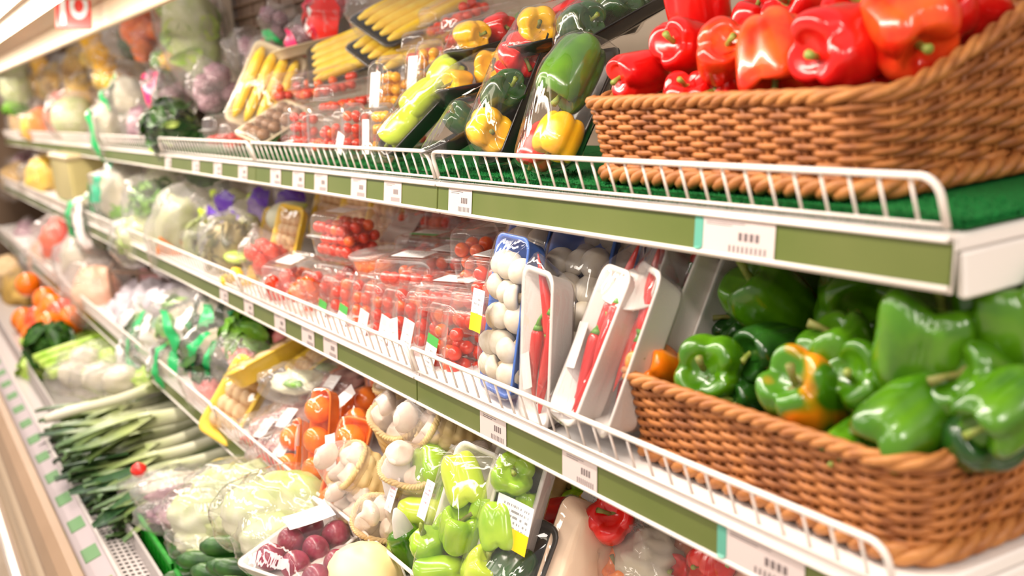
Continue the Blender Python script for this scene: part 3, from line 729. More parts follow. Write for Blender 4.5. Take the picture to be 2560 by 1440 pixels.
TAGM = mat('tag_paper', (204, 188, 184), .45); INK = mat('tag_ink', (104, 92, 92), .5); TEAL = mat('tag_teal', (86, 158, 138), .45)
def tag_marks(w, h):
    q = []
    for i, (x, wd) in enumerate(((-.12, .5), (-.20, .34))): q.append(box(w * wd, .0004, h * .025, .0001, (x * w, -.0004, h * (.38 - .07 * i))))
    for i in range(4): q.append(box(w * .045, .0004, h * .24, .0001, (w * (.08 + .07 * i), -.0004, h * .02)))
    for i in range(9): q.append(box(w * .022, .0004, h * .2, .0001, (w * (-.05 + .055 * i), -.0004, -h * .35)))
    return mesh('tag_print', join(*q), False)
def price_tag(k, px, lab, w=.033, h=.043, teal=False):
    # seat the card on the face of the price strip at this distance along the shelf
    st = E(LEAN[k] + 4, 0, 0); base = FR[k]
    x = G(k, px, {'A': 310 + .1035 * (px + 310), 'B': 310 + .463 * (px + 310), 'C': 310 + .875 * (px + 310)}[k] + 20, -.03).x
    # refine so the card's middle falls at px
    for _ in range(8):
        p = base @ st @ Vector((0, -.0034, -.031)); p.x = x; q = p - CAMP; z = q.dot(FWD); u = CX + FPX * q.dot(RGT) / z; x += (px - u) * z / FPX / .93
    M = base @ T(x, 0, 0) @ st @ T(0, -.0032, -.031)
    o = thing('price_tag', lab, 'price tag', M)
    part(o, 'tag_card', cached(('card', w, h), lambda: mesh('tag_card', box(w, .0006, h, .001), False)), TAGM)
    part(o, 'tag_print', cached(('tprint', w, h), lambda: tag_marks(w, h)), INK)
    if teal: part(o, 'teal_corner', cached(('teal', h), lambda: mesh('teal_corner', box(.018, .0008, h * .98, .004, (-w / 2 + .005, -.0006, 0)), False)), TEAL)
    return o
# ================================================================ UPPER SHELF
# wicker basket of red peppers
a0 = P('A', 1490, 430, .06); a1 = P('A', 2206, 480, .06); BW = a1.x - a0.x
bx = (a0.x + a1.x) / 2; BD = .36
wicker_basket(FR['A'] @ T(bx, .055 + BD / 2, .0165), 'brown wicker basket full of red peppers on the upper shelf', BW - .03, BD, .125, .235)
for px, py, t, d, rx, ry, rz, v, c, lab in [
    (1594, 178, .10, .088, 100, 20, 0, 1, 'red', 'three-lobed red pepper at the basket corner beside the wrapped trays, tip to the aisle'),
    (1728, 118, .14, .100, 75, -30, 20, 3, 'red', 'knobbly red pepper with two round bumps, second along the basket rim'),
    (1733, 15, .22, .110, 10, 10, 0, 0, 'red', 'tall glossy red pepper standing at the basket back by the wrapped green peppers'),
    (1815, 145, .11, .098, 60, 25, 40, 3, 'orangered', 'orange-red pepper with a round lobe low on its side, between bumpy and big pepper'),
    (1935, 135, .10, .112, 150, -15, 30, 5, 'orangered', 'big pale-shining orange-red pepper with its green stem over the rim'),
    (2000, 5, .24, .115, 80, 60, 0, 4, 'red', 'broad red pepper lying at the top of the heap above the big orange-red one'),
    (2098, 128, .12, .118, 100, -50, 0, 1, 'red', 'red pepper beside the big orange-red one, shaded towards the rim'),
    (2155, 30, .22, .100, 40, 30, 0, 2, 'red', 'red pepper half hidden behind the heap top'),
    (2262, 75, .17, .124, 130, -20, 60, 0, 'orangered', 'large bright orange-red pepper near the rising basket side'),
    (2440, 40, .28, .100, 60, 0, 0, 3, 'red', 'red pepper with small glints tucked along the high basket side'),
    (1716, 240, .09, .078, 30, 0, 60, 2, 'red', 'red pepper just peeping over the low front rim'),
    (1880, 75, .24, .09, 0, 20, 0, 1, 'red', 'red pepper whose green stem points straight up out of the heap'),
    (2080, 40, .30, .09, 20, 0, 0, 5, 'red', 'red pepper with a yellow-green stem at the heap crest'),
    (2360, 20, .22, .10, 50, 40, 0, 2, 'red', 'red pepper between the large orange-red one and the glinting one'),
    (1800, 235, .12, .085, 70, 0, 20, 2, 'red', 'dark red pepper deep under the orange-red ones at the rim'),
    (2000, 215, .14, .085, 70, 30, 20, 4, 'red', 'shaded red pepper deep under the big orange-red one'),
    (2150, 190, .16, .085, 70, 30, 80, 4, 'red', 'shaded red pepper low against the rising rim'),
]:
    pepper(at('A', px, py, t, rx, ry, rz), lab, c, v, d, stemm=STEMM)
# layer beneath, filling the basket
for i in range(10):
    x = bx + (-.23 + .115 * (i % 5)); y = .055 + .11 + .13 * (i // 5)
    pepper(on('A', x, y, .068, 70 * (i % 2), 40 * i, 30 * i), 'red pepper buried in the bottom layer of the upper basket', 'red', i % 6, .085, 'buried red peppers')

# wrapped trays of mixed peppers
def pp(lab, c, v=0, d=.08, rx=90, ry=0, rz=0): return lambda M: pepper(M @ E(rx, ry, rz), lab, c, v, d)
def trio(where, cols, d=.078, sp=.074, vs=(0, 3, 4), rots=((90, 0, 80), (80, 20, 95), (100, 0, 60)), z=.046):
    return [(T(0, (i - 1) * sp, z), pp(f'{dict(red="red", yellow="yellow", green="green", dark="dark green", pale="pale green", lime="light green")[c]} pepper under film in {where}', c, vs[i], d, *rots[i])) for i, c in enumerate(cols)]
def lab_on(x, y, z, w=.06, h=.04, rx=0, ry=0, rz=0, m=None): return (w, h, T(x, y, z) @ E(rx, ry, rz), m or LBL)
tray_pack(at('A', 1440, 112, .27, 6, 0, -4), 'black tray of yellow, red and green peppers topmost of the pile', BLACKT, trio('the topmost black tray', ('yellow', 'red', 'dark'), .084, .08), .105, .27, .022, labels=[lab_on(.0, -.03, .098, rz=90)])
tray_pack(at('A', 1262, 124, .30, 8, 0, 10), 'black tray of yellow and red peppers under the edge of the topmost tray', BLACKT, trio('the tray under the topmost one', ('yellow', 'red', 'green'), .078, .078, (3, 2, 1)), .105, .26, .024)
tray_pack(at('A', 1206, 250, .19, 4, -6, -12), 'black tray with one big yellow pepper and its green stem, beside lime peppers', BLACKT, [(T(0, -.045, .044), pp('pale yellow pepper under film by the green stem', 'yellow', 2, .072, 80, 0, 20)), (T(.0, .038, .052), pp('yellow pepper showing its green stem under film', 'yellow', 4, .092, 75, 0, 75))], .105, .19, .03)
LP = [(T(0, -.062, .040), pp('long lime pepper at the low end of the leaning tray', 'pale', 1, .090, 90, 0, 0)), (T(0, .016, .042), pp('lime pepper in the middle of the leaning tray', 'pale', 3, .088, 80, 0, 10)), (T(0, .09, .042), pp('lime pepper at the raised end of the leaning tray', 'pale', 0, .084, 100, 0, 0))]
tray_pack(at('A', 1082, 296, .125, 42, 14, -10), 'leaning black tray of light lime peppers beside yellow tomatoes', BLACKT, LP, .092, .25, .034)
tray_pack(at('A', 1322, 262, .16, 58, -6, -4), 'upright black tray of yellow, dark green and red peppers in the pile middle', BLACKT, trio('the upright tray in mid pile', ('yellow', 'dark', 'red'), .092, .084, (0, 3, 2), z=.052), .098, .27, .034)
tray_pack(at('A', 1186, 350, .085, 20, -10, 0), 'low black tray with a shiny dark green pepper at the turf edge', BLACKT, [(T(0, -.0, .042), pp('shiny dark green pepper in the low tray at the turf', 'dark', 4, .074, 30, 0, 0)), (T(0, .08, .042), pp('red pepper in the low tray behind the dark green one', 'red', 2, .07, 80, 0, 0))], .095, .19, .026, labels=[lab_on(.0, .05, .085, .05, .03)])
tray_pack(ao('A', 1468, 285, .15, (0, .55, .83), (-.05, -.85, .5)), 'tray of red, yellow and green peppers leaning on the wicker basket corner', BLACKT, [(T(-.03, -.085, .05), pp('red pepper in the tray against the wicker corner', 'red', 1, .080, 90, 0, 0)), (T(.055, -.075, .056), pp('yellow pepper in the tray against the wicker corner', 'yellow', 0, .086, 90, 0, 0)), (T(.03, .045, .066), pp('green pepper in the tray against the wicker corner', 'green', 3, .115, 80, 0, 0))], .12, .22, .02)
tray_pack(at('A', 1572, 70, .30, 20, -10, 0), 'wrapped tray of shiny dark green peppers behind the red pepper basket', BLACKT, [(T(0, -.085, .046), pp('dark green pepper at the aisle end of the tray behind the basket', 'dark', 3, .09, 90, 0, 80)), (T(0, .0, .046), pp('dark green pepper in the middle of the tray behind the basket', 'dark', 0, .09, 80, 20, 95)), (T(0, .085, .046), pp('dark green pepper at the inner end of the tray behind the basket', 'dark', 2, .09, 100, 0, 60))], .11, .28, .022)
for px, py, t, c, v, lab in [(1478, -8, .34, 'green', 2, 'green pepper showing its stem over the topmost tray'), (1450, 205, .24, 'orange', 1, 'orange pepper glimpsed in the gap beside the upright tray'), (1300, 165, .22, 'red', 5, 'red pepper glimpsed behind the upright tray')]:
    pepper(at('A', px, py, t, 60, 20, 0), lab, c, v, .08)

# clamshells of tomatoes, upper shelf
def W(d): return d
UPA = lambda k, px, py, t, rx=-15, ry=0, rz=0, s=1: FR[k] @ Matrix.Translation(P(k, px, py, t)) @ E(rx, ry, rz) @ UP @ T(0, 0, -.045) @ S(s)
FL = lambda k, px, py, t, rx=0, ry=0, rz=0, s=1: FR[k] @ Matrix.Translation(P(k, px, py, t)) @ E(rx, ry, rz) @ T(0, 0, -.045) @ S(s)
LF = T(.0, .0, .0915) @ E(0, 0, 90)           # label on a lid
LFX = lambda x=0, y=0, rz=90: T(x, y, .0915) @ E(0, 0, rz)
clamshell(UPA('A', 978, 215, .17, -12, 0, 12), 'clamshell of yellow tomatoes on top of the other yellow clamshell', 'y', 18, .135, .105, .09, where='the upper yellow clamshell', lpos=[LFX(-.015, .0)], lsize=(.04, .085), lm=PLAIN, up=True)
clamshell(UPA('A', 1072, 178, .24, -12, 0, 10), 'clamshell of yellow tomatoes just behind the upper yellow one', 'y', 16, .135, .10, .09, where='the yellow clamshell behind', lpos=[LFX(-.01, 0)], lsize=(.04, .08), lm=PLAIN, up=True)
clamshell(UPA('A', 955, 332, .085, -8, 0, 4), 'clamshell of yellow tomatoes standing at the fence beside lime peppers', 'y', 18, .125, .11, .085, where='the yellow clamshell at the fence', lpos=[T(-.01, .0, .0865) @ E(0, 0, 90)], lsize=(.035, .08), lm=LBL, up=True)
clamshell(UPA('A', 882, 328, .085, -8, 0, 8), 'clamshell of red tomatoes standing beside the yellow clamshell at the fence', 'r', 18, .125, .10, .085, where='the red clamshell beside the yellow ones', lpos=[T(-.03, -.01, .0865) @ E(0, 0, 70)], lsize=(.035, .05), mix=.2, up=True)
clamshell(UPA('A', 822, 330, .085, -6, 0, 30), 'rounded tub of orange-red tomatoes at the upper fence', 'r', 16, .12, .115, .10, where='the rounded tub at the fence', mix=.5, rib=False, up=True)
clamshell(FL('A', 880, 236, .23, 4, 0, 8), 'flat clamshell of red tomatoes with one orange, beside upper yellow clamshell', 'r', 24, .13, .20, .085, where='the flat clamshell beside the yellow ones', mix=.35)
clamshell(FL('A', 815, 205, .25, 6, 0, 2), 'flat clamshell of red tomatoes in the middle of the upper row', 'r', 22, .12, .20, .085, single=False, mix=.3)
clamshell(FL('A', 748, 213, .24, 4, 0, -4), 'flat clamshell of red tomatoes beside the yellow corn tray', 'r', 22, .12, .19, .09, single=False, mix=.4)
clamshell(FL('A', 1105, 105, .36, 6, 0, 10), 'clamshell of dark red tomatoes high behind the yellow ones', 'r', 22, .13, .20, .085, single=False)
clamshell(FL('A', 1205, 60, .42, 6, 0, 0), 'ribbed clamshell of red tomatoes behind the topmost pepper tray', 'r', 20, .13, .20, .085, single=False)
clamshell(FL('A', 1140, 25, .46, 20, 0, 0), 'clamshell with a white card at the shelf back', 'r', 20, .12, .20, .085, single=False, lpos=[LFX()], lm=PLAIN)
clamshell(UPA('A', 752, 325, .08, -8, 0, 14), 'bag-like pack of shiny red tomatoes at the upper fence', 'r', 16, .12, .11, .085, single=False, rib=False, up=True)
clamshell(FL('A', 585, 325, .09, 0, 0, 5), 'low clamshell of red tomatoes at the fence by the leafy bunch', 'r', 20, .13, .19, .10, single=False)
clamshell(FL('A', 622, 335, .10, 0, 0, 0), 'low clamshell of dull red tomatoes next along the fence', 'r', 20, .12, .18, .09, single=False)
for q, (px, py, t) in enumerate(((880, 330, .26), (820, 325, .27), (755, 325, .27), (985, 330, .25), (1090, 260, .36), (1190, 200, .42))):
    clamshell(FL('A', px, py, t), ['clamshell of tomatoes under the flat one with an orange tomato', 'clamshell of tomatoes under the flat one in mid row', 'clamshell of tomatoes under the flat one by the corn', 'clamshell of tomatoes under the upper yellow clamshell', 'clamshell of tomatoes under the dark red one', 'clamshell of tomatoes hidden under the tray pile'][q], 'r', 18, .13, .19, .10, single=False)
# a wrapped tray of brown mushrooms
BRM = mat('mushroom_brown', (150, 112, 80), .45, rgb2=(116, 82, 56), nscale=20)
def bmush(lab): return lambda M: thing('brown_mushroom', lab, 'mushroom', M @ S(.04), cached('mush', mush_mesh)[0], BRM, 'brown mushrooms in the glossy tray')
tray_pack(ao('A', 690, 322, .10, (-.25, .85, .35), (.5, -.45, .75)), 'leaning white tray of brown mushrooms under glossy film at the upper fence', CREAMT, [(T(-.03 + .03 * (i % 3), -.07 + .045 * (i // 3), .03), bmush('brown mushroom under glossy film in the leaning tray')) for i in range(12)], .12, .21, .025)
# yellow corn
def cornpack(M, lab, where, n=4, sp=.039, l=.20, tm=BLACKT, w=None, g=None):
    root = tray_pack(M, lab, tm, [(T((i - (n - 1) / 2) * sp, 0, .024) @ E(90, 0, 0), lambda MM, i=i: thing('corn_cob', f'yellow cob in {where}', 'corn', MM, cached(('corn', l), lambda: mesh('corn_cob', xf(stick_mesh_vf(l, .0195), Matrix()))), CORN, f'yellow cobs in {where}')) for i in range(n)], w or (n * sp + .016), l + .03, .018, film=True)
    return root
def stick_mesh_vf(l, r, taper=.8):
    return tube([(0, 0, (i / 10 - .5) * l) for i in range(11)], [r * (.35 if i in (0, 10) else (.85 if i in (1, 9) else 1)) * (1 - (1 - taper) * i / 10) for i in range(11)], 12)
cornpack(ao('A', 668, 226, .17, (.05, .5, .85), (.88, -.45, .2)), 'upright tray of long yellow cobs beside red clamshells', 'the upright tray by red clamshells', 4, tm=CREAMT, l=.24)
cornpack(ao('A', 865, 150, .36, (.5, .8, .25), (.3, -.6, .7)), 'dark tray of yellow cobs lying behind the red clamshells', 'the dark tray behind red clamshells', 5)
cornpack(ao('A', 1030, 110, .42, (.0, .9, .32), (.45, -.45, .75)), 'big tray of yellow cobs stacked at the shelf back', 'the big tray at the back, lower', 5, l=.28)
cornpack(ao('A', 1040, 40, .45, (.0, .9, .32), (.45, -.45, .75)), 'topmost tray of yellow cobs at the shelf back', 'the topmost tray at the back', 5, l=.28)
thing('tray_lid', 'dark-edged cream tray upside down over the yellow cobs', 'tray', at('A', 815, 124, .37, 8, -4, 0), cached(('tray', .13, .34, .03, .004, .014, .006), lambda: tray_mesh(.13, .34, .03, .004, .014, .006)), CREAMT)

# bags and bunches towards the far end
def colour_lumps(seed, m, n=5, s=.05, spread=.06, nm='produce'):
    rnd = random.Random(seed)
    return [(nm, cached(('lump', i % 3), lambda i=i: lump_mesh(1, 1, 1, i, .25)), m, T(rnd.uniform(-spread, spread), rnd.uniform(-spread, spread), rnd.uniform(-spread, spread)) @ S(s * rnd.uniform(.8, 1.2))) for i in range(n)]
RADM = mat('radish_red', (206, 24, 60), .3, coat=.2, rgb2=(226, 50, 80), nscale=10); PURM = mat('radicchio', (96, 34, 66), .4, rgb2=(190, 150, 160), nscale=14)
bag(at('A', 832, 45, .42, 10, 20, 0), 'bright red printed bag of radishes hanging over the cob trays', .20, .16, .22, colour_lumps(1, RADM, 6, .07, .05, 'radish'), 1, strips=[(PRR, 5.4, 1.5, .12, .9), (PRR, 4.3, .5, .3, .8), (PRW, 4.75, .25, .35, .6)])
bag(at('A', 765, 92, .36, 60, 20, 0), 'pink topped bag beside the bright red radish bag', .13, .12, .16, colour_lumps(2, PURM, 4, .06, .04), 2, strips=[(PRK, 5.2, 1.6, .1, .8)])
bag(at('A', 700, 55, .40, 20, 0, 0), 'clear bag with a green print beside the wire back rack', .16, .14, .17, colour_lumps(3, PURM, 4, .06, .04), 3, strips=[(PRG, 5.0, 1.0, .5, .85)])
bag(at('A', 655, 150, .33, 70, 0, 0), 'clear pack of pale red sliced vegetables behind the yellow cobs', .20, .18, .11, [('contents', lump_mesh(.16, .15, .08, 4, .2), mat('pale_red', (226, 74, 60), .4, rgb2=(240, 130, 110), nscale=14), None)], 4, neck=False)
bag(at('A', 535, 215, .20, 20, 10, 0), 'clear bag of purple radicchio beside the yellow cobs', .20, .18, .24, colour_lumps(5, PURM, 7, .085, .05, 'radicchio'), 5)
bag(at('A', 620, 130, .36, 20, 30, 0), 'clear gathered bag standing behind the pale red pack', .20, .16, .2, colour_lumps(6, PURM, 3, .07, .04), 6)
bag(at('A', 950, 30, .47, 30, -10, 30), 'white tray of pink and green salad wrapped beside the cob stack', .20, .16, .20, colour_lumps(7, PURM, 3, .06, .05), 7, neck=False)
lf = thing('leafy_bunch', 'dark green leafy bunch in film hanging over the upper fence', 'leafy greens', at('A', 425, 322, .05, 20, 0, 0))
part(lf, 'leaves', leafy_mesh(.22, .17, .19, 60, 2, .07, .11), LEAFD); part(lf, 'pale_leaves', leafy_mesh(.20, .16, .17, 18, 3, .04, .11), LEAFL); part(lf, 'film', bag_mesh(.26, .2, .22, 8, .2, False), FILM)
bag(at('A', 425, 232, .20, 20, 30, 0), 'pink and red printed bag above the dark leafy bunch', .26, .2, .26, colour_lumps(8, PURM, 4, .09, .06), 9, strips=[(PRK, 5.1, .55, .1, .6), (PRR, 4.5, .5, .5, .75), (PRK, 4.2, .5, .2, .55)])
bag(at('A', 325, 260, .16, 10, 0, 0), 'clear lettuce bag with two green stripes past the pink bag', .34, .26, .34, [('lettuce', lump_mesh(.26, .2, .26, 10, .25), WHITEV, None)], 10, strips=[(PRG, 5.1, .5, .15, .5), (PRG, 4.6, .35, .5, .8)])
bag(at('A', 275, 318, .05, 0, 0, 0), 'clear lettuce bag with a green print hanging over the fence', .24, .2, .36, [('lettuce', lump_mesh(.18, .15, .26, 11, .25), WHITEV, None)], 11, strips=[(PRG, 4.9, .5, .35, .9)])
bag(at('A', 365, 320, .14, 0, 0, 0), 'bag of dark purple leaves beside the leafy bunch', .26, .22, .26, [('purple_leaves', lump_mesh(.2, .17, .2, 12, .3), PURM, None)], 12)
bag(at('A', 185, 292, .10, 0, 0, 0), 'pale wrapped cabbage near the far end of the upper shelf', .40, .32, .30, [('cabbage', lump_mesh(.34, .26, .24, 13, .12), LEAFP, None)], 13, neck=False)
bag(at('A', 105, 310, .08, 0, 0, 0), 'clear bag of orange and yellow peppers near the far shelf end', .34, .3, .30, [('orange_peppers', lump_mesh(.2, .2, .22, 14, .3), PM['orange'], T(.02, 0, 0)), ('yellow_peppers', lump_mesh(.18, .18, .2, 15, .3), PM['yellow'], T(-.06, -.05, -.02))], 14)
bag(at('A', 62, 312, .16, 0, 0, 0), 'pale cream bag at the far end of the upper shelf', .34, .3, .32, [('contents', lump_mesh(.26, .24, .26, 16, .3), mat('cream_veg', (240, 214, 160), .5, rgb2=(220, 180, 120), nscale=6), None)], 15)
bag(at('A', 160, 247, .20, 0, 0, 0), 'small pack with an orange-red top above the pale cabbage', .2, .2, .14, [('contents', lump_mesh(.17, .17, .11, 17, .2), PM['orangered'], None)], 16, neck=False)
for q, (px, py, c, lab) in enumerate([(275, 150, 'yellow', 'tall bag of yellow peppers under the canopy'), (245, 100, 'yellow', 'bag of pale yellow peppers topmost under the canopy'), (305, 205, 'yellow', 'bag of yellow peppers behind the striped lettuce bag'), (115, 165, 'yellow', 'small bag of yellow fruit below the canopy edge')]):
    bag(at('A', px, py, .33, 10, 0, 0), lab, .34, .28, .34, [('yellow_pepper', lump_mesh(.13, .13, .14, 20 + q, .3), PM[c], T(-.07, -.04, .05)), ('yellow_pepper', lump_mesh(.13, .13, .14, 25 + q, .3), PM[c], T(.07, -.05, .0)), ('pale_pepper', lump_mesh(.14, .16, .13, 30 + q, .3), CORN, T(-.02, -.05, -.09))], 20 + q, film=FILM)
bag(at('A', 318, 92, .36, 10, 0, 0), 'dark green avocados in a bag beside the orange bag', .28, .24, .24, colour_lumps(40, PM['dark'], 4, .12, .06), 40)
bag(at('A', 352, 45, .36, 10, 0, 0), 'bag of orange fruit high beside the pale green cabbage net', .26, .24, .34, colour_lumps(41, TOMX, 6, .13, .08, 'orange_fruit'), 41, strips=[])
bag(at('A', 380, 105, .38, 10, 0, 0), 'lower bag of orange fruit beside the cabbage net', .22, .2, .26, colour_lumps(42, TOMX, 4, .11, .06, 'orange_fruit'), 42)
cb = bag(at('A', 478, 70, .28, 8, 0, 0), 'huge pale green cabbage bag hanging in front of the wire rack', .34, .28, .52, [('cabbage', lump_mesh(.27, .22, .42, 43, .16, fine=.06), LEAFP, None), ('green_leaf', leafy_mesh(.26, .22, .36, 16, 5, .10, .14), LEAFL, None)], 43)
bag(at('A', 440, 150, .30, 0, 0, 0), 'small yellow and green pack under the hanging cabbage bag', .24, .2, .16, [('contents', lump_mesh(.18, .15, .1, 44, .3), PM['yellow'], None), ('green_leaf', lump_mesh(.1, .12, .1, 45, .3), LEAFM, T(-.08, -.04, 0))], 44, neck=False)
bag(at('A', 40, 205, .10, 0, 0, 0), 'pale green and white bag at the very end under the canopy', .40, .3, .50, [('contents', lump_mesh(.3, .24, .4, 46, .25), LEAFP, None), ('green_leaf', lump_mesh(.2, .2, .12, 47, .3), LEAFM, T(.0, -.04, -.2))], 46)
for q, (px, py, t) in enumerate(((150, 200, .34), (200, 170, .40), (110, 205, .30), (210, 240, .30))):
    bag(at('A', px, py, t), ['brown bag of potatoes deep in the far upper corner', 'brown paper bag below the tall yellow pepper bag', 'small brown bag of carrots below the canopy', 'brown bag beside the orange-topped pack'][q], .42, .3, .34, [('contents', lump_mesh(.34, .24, .28, 50 + q, .3), mat('brown_veg', (134, 104, 52), .6, rgb2=(206, 164, 80), nscale=9), None)], 50 + q, film=FILM)

CRB = mat('crate_brown', (112, 86, 56), .6, rgb2=(90, 68, 42), nscale=4)
for q, (x, y) in enumerate(((-6.55, .40), (-7.9, .40))):
    for lv in range(2):
        cb_ = thing('brown_crate', [['lower brown crate carrying the orange fruit bags', 'upper brown crate carrying the orange fruit bags'], ['lower brown crate carrying the yellow pepper bags', 'upper brown crate carrying the yellow pepper bags']][q][lv], 'crate', on('A', x, y, .012 + .155 * lv)); part(cb_, 'crate_body', mesh('crate_body', join(box(1.1, .18, .13, .01, (0, 0, .066)), box(1.14, .20, .02, .006, (0, 0, .142))), False), CRB)
# wire rack against the back
rk = thing('wire_back_rack', 'brown wire rack with an upright post against the back panel', 'rack', FR['A'] @ T(-5.0, .47, .25))
RACK = mat('rack_brown', (120, 92, 74), .5); POSTM = mat('rack_post', (206, 186, 166), .4)
w1 = cached('rackh', lambda: mesh('cross_wire', tube([(-1.1, 0, 0), (1.1, 0, 0)], .006, 6))); w2 = cached('rackv', lambda: mesh('upright_wire', tube([(0, 0, -.02), (0, 0, .55)], .006, 6)))
for i in range(11): part(rk, 'cross_wire', w1, RACK, T(0, -.004, .05 * i))
for i in range(12): part(rk, 'upright_wire', w2, RACK, T(-1.0 + .18 * i, .004, 0))
part(rk, 'post', mesh('post', box(.05, .04, .6, .004, (0, -.03, .27)), False), POSTM); part(rk, 'dark_panel', mesh('dark_panel', box(2.2, .01, .6, .004, (0, .012, .28)), False), mat('rack_panel', (128, 104, 90), .6))

# red hanging price sign
sg = thing('hanging_sign', 'small red hanging sign with white bars on the canopy edge', 'sign', T(-4.72, .68, CAMZ + .44) @ E(0, 0, 70))
part(sg, 'sign_card', mesh('sign_card', box(.13, .006, .17, .004, (0, 0, 0)), False), PRR)
part(sg, 'sign_print', mesh('sign_print', join(box(.022, .002, .13, .003, (-.036, -.0045, -.005)), xf(loft([[(r1 * math.cos(2 * PI * j / 24) * .7, -.0045 - y, r1 * math.sin(2 * PI * j / 24)) for j in range(24)] for r1, y in ((.024, 0), (.024, .001), (.05, .001), (.05, 0))], False, False), T(.022, 0, .0))), False), mat('sign_white', (226, 232, 244), .4))
# ================================================================ MIDDLE SHELF
b0 = P('B', 1585, 1165, .06); b1 = P('B', 2330, 1490, .06); BW2 = b1.x - b0.x; bx2 = (b0.x + b1.x) / 2
wicker_basket(FR['B'] @ T(bx2, .055 + .2, .003), 'brown wicker basket full of green peppers on the middle shelf', BW2 - .03, .40, .125, .25)
for px, py, t, d, rx, ry, rz, v, c, lab in [
    (1776, 932, .10, .108, 70, 0, 35, 0, 'green', 'green pepper facing out with its curled brown stem at the basket corner'),
    (1944, 762, .22, .135, 20, -40, 40, 3, 'green', 'large glossy dark green pepper with a dark hollow top, highest by the chili trays'),
    (2140, 742, .26, .15, 100, 40, 50, 1, 'green', 'large green pepper lying with a broad shine, under the price strip'),
    (2105, 872, .15, .104, 20, -14, 0, 2, 'green', 'round green pepper with deep grooves in the middle of the heap'),
    (2022, 992, .09, .112, 50, 0, 10, 4, 'turning', 'green pepper turning orange near the front rim'),
    (2160, 960, .14, .10, 60, -30, 30, 1, 'green', 'green pepper with two shiny shoulders behind the one turning orange'),
    (2335, 862, .16, .142, 6, 20, 20, 5, 'green', 'biggest green pepper with a bent stem, high in the heap'),
    (2286, 1066, .10, .112, 120, 30, 0, 3, 'green', 'pale green bumpy pepper lying on the front rim near the corner'),
    (2440, 950, .15, .108, 60, -20, 0, 2, 'green', 'green pepper with double shoulders near the basket side'),
    (2540, 810, .20, .13, 20, 0, 0, 4, 'green', 'green pepper at the outer end of the heap beside the biggest one'),
    (2520, 1020, .12, .09, 120, 20, 0, 5, 'green', 'small bumpy green pepper on the rim of the basket side'),
    (1645, 925, .09, .085, 60, 20, 0, 4, 'orange', 'bright orange pepper in the corner of the green pepper basket'),
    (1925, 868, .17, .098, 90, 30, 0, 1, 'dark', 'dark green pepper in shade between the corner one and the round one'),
    (2128, 1118, .07, .062, 110, 0, 0, 3, 'green', 'small knobbly green pepper at the middle of the front rim'),
    (2450, 720, .30, .12, 10, 10, 0, 0, 'green', 'green pepper with a tall stem behind the biggest one'),
    (2030, 730, .34, .10, 90, 0, 0, 1, 'green', 'green pepper peeping between the two large glossy ones'),
    (2530, 690, .34, .11, 30, 0, 0, 2, 'green', 'green pepper at the far back by the rear wicker basket'),
    (2390, 1010, .16, .10, 60, 0, 40, 1, 'dark', 'shaded green pepper behind the pale bumpy one'),  # shaded peppers here wear the darker green, shade painted into the skin
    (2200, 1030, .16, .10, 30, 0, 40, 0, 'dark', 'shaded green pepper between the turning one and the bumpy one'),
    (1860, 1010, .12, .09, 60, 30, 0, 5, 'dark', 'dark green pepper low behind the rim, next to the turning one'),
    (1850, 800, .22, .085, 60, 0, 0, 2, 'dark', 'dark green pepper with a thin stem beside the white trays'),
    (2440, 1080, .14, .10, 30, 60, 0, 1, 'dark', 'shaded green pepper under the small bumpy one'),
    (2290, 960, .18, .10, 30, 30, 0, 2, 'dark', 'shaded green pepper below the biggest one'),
    (2380, 720, .36, .10, 60, 0, 0, 3, 'green', 'green pepper just under the strip end'),
]:
    pepper(at('B', px, py, t, rx, ry, rz), lab, c, v, d)
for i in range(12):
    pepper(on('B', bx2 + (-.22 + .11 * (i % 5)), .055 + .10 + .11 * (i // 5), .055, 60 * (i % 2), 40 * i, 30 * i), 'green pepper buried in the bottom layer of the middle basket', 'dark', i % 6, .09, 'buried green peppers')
# second wicker basket behind, only a corner of it in view
wicker_basket(FR['B'] @ T(-1.12, .52, .08), 'second wicker basket edge behind the green pepper heap', .62, .05, .20, .26, r=.02, rows=18)

# chili trays, upright white foam
def chl(where, q, l=.12): return lambda M: chili(M, f'red chili pepper in {where}', l, q, f'red chilies in {where}')
def chili_tray(M, lab, where, n=5, seed=0, labels=(), W_=.125, L_=.255):
    rnd = random.Random(seed)
    it = [(T((-.034 + .011 * q) * W_ / .13, .045 + rnd.uniform(-.03, .03), .022 + .008 * (q % 2)) @ E(-90, 0, rnd.uniform(-14, 14) + (180 if q == 3 else 0)), chl(where, (q + seed) % 5, rnd.uniform(.12, .16))) for q in range(n)]
    return tray_pack(M, lab, FOAM, it, W_, L_, .044, .006, .016, labels=labels, lip=.004, cat='foam tray', name='foam_tray', fm=FILM)
chili_tray(at('B', 1402, 866, .075, 82, 0, -8), 'white foam tray of dark red chilies upright beside the mushrooms', 'the upright tray beside mushrooms', 6, 1, [lab_on(-.03, -.045, .046, .04, .06, 0, 0, 20, PLAIN)])
chili_tray(at('B', 1536, 882, .085, 62, 0, -12), 'white foam tray of red chilies with a white label, second upright one', 'the upright tray with a label', 7, 2, [lab_on(-.035, -.01, .046, .035, .075, 0, 0, 8, PLAIN)], .108, .245)
chili_tray(at('B', 1628, 890, .10, 66, 0, -22), 'white foam tray in crinkled film between chilies and green pepper basket', 'the crinkled tray by the basket', 4, 3, (), .13, .25)
chili_tray(at('B', 1662, 785, .17, 66, 0, -26), 'white foam tray of chilies behind the crinkled one, curved back showing', 'the tray with the curved back', 4, 4, (), .13, .22)
chili_tray(at('B', 1748, 765, .19, 64, 0, -28), 'white foam tray of red chilies leaning on the green pepper basket', 'the tray leaning on the pepper basket', 4, 5, (), .12, .2)
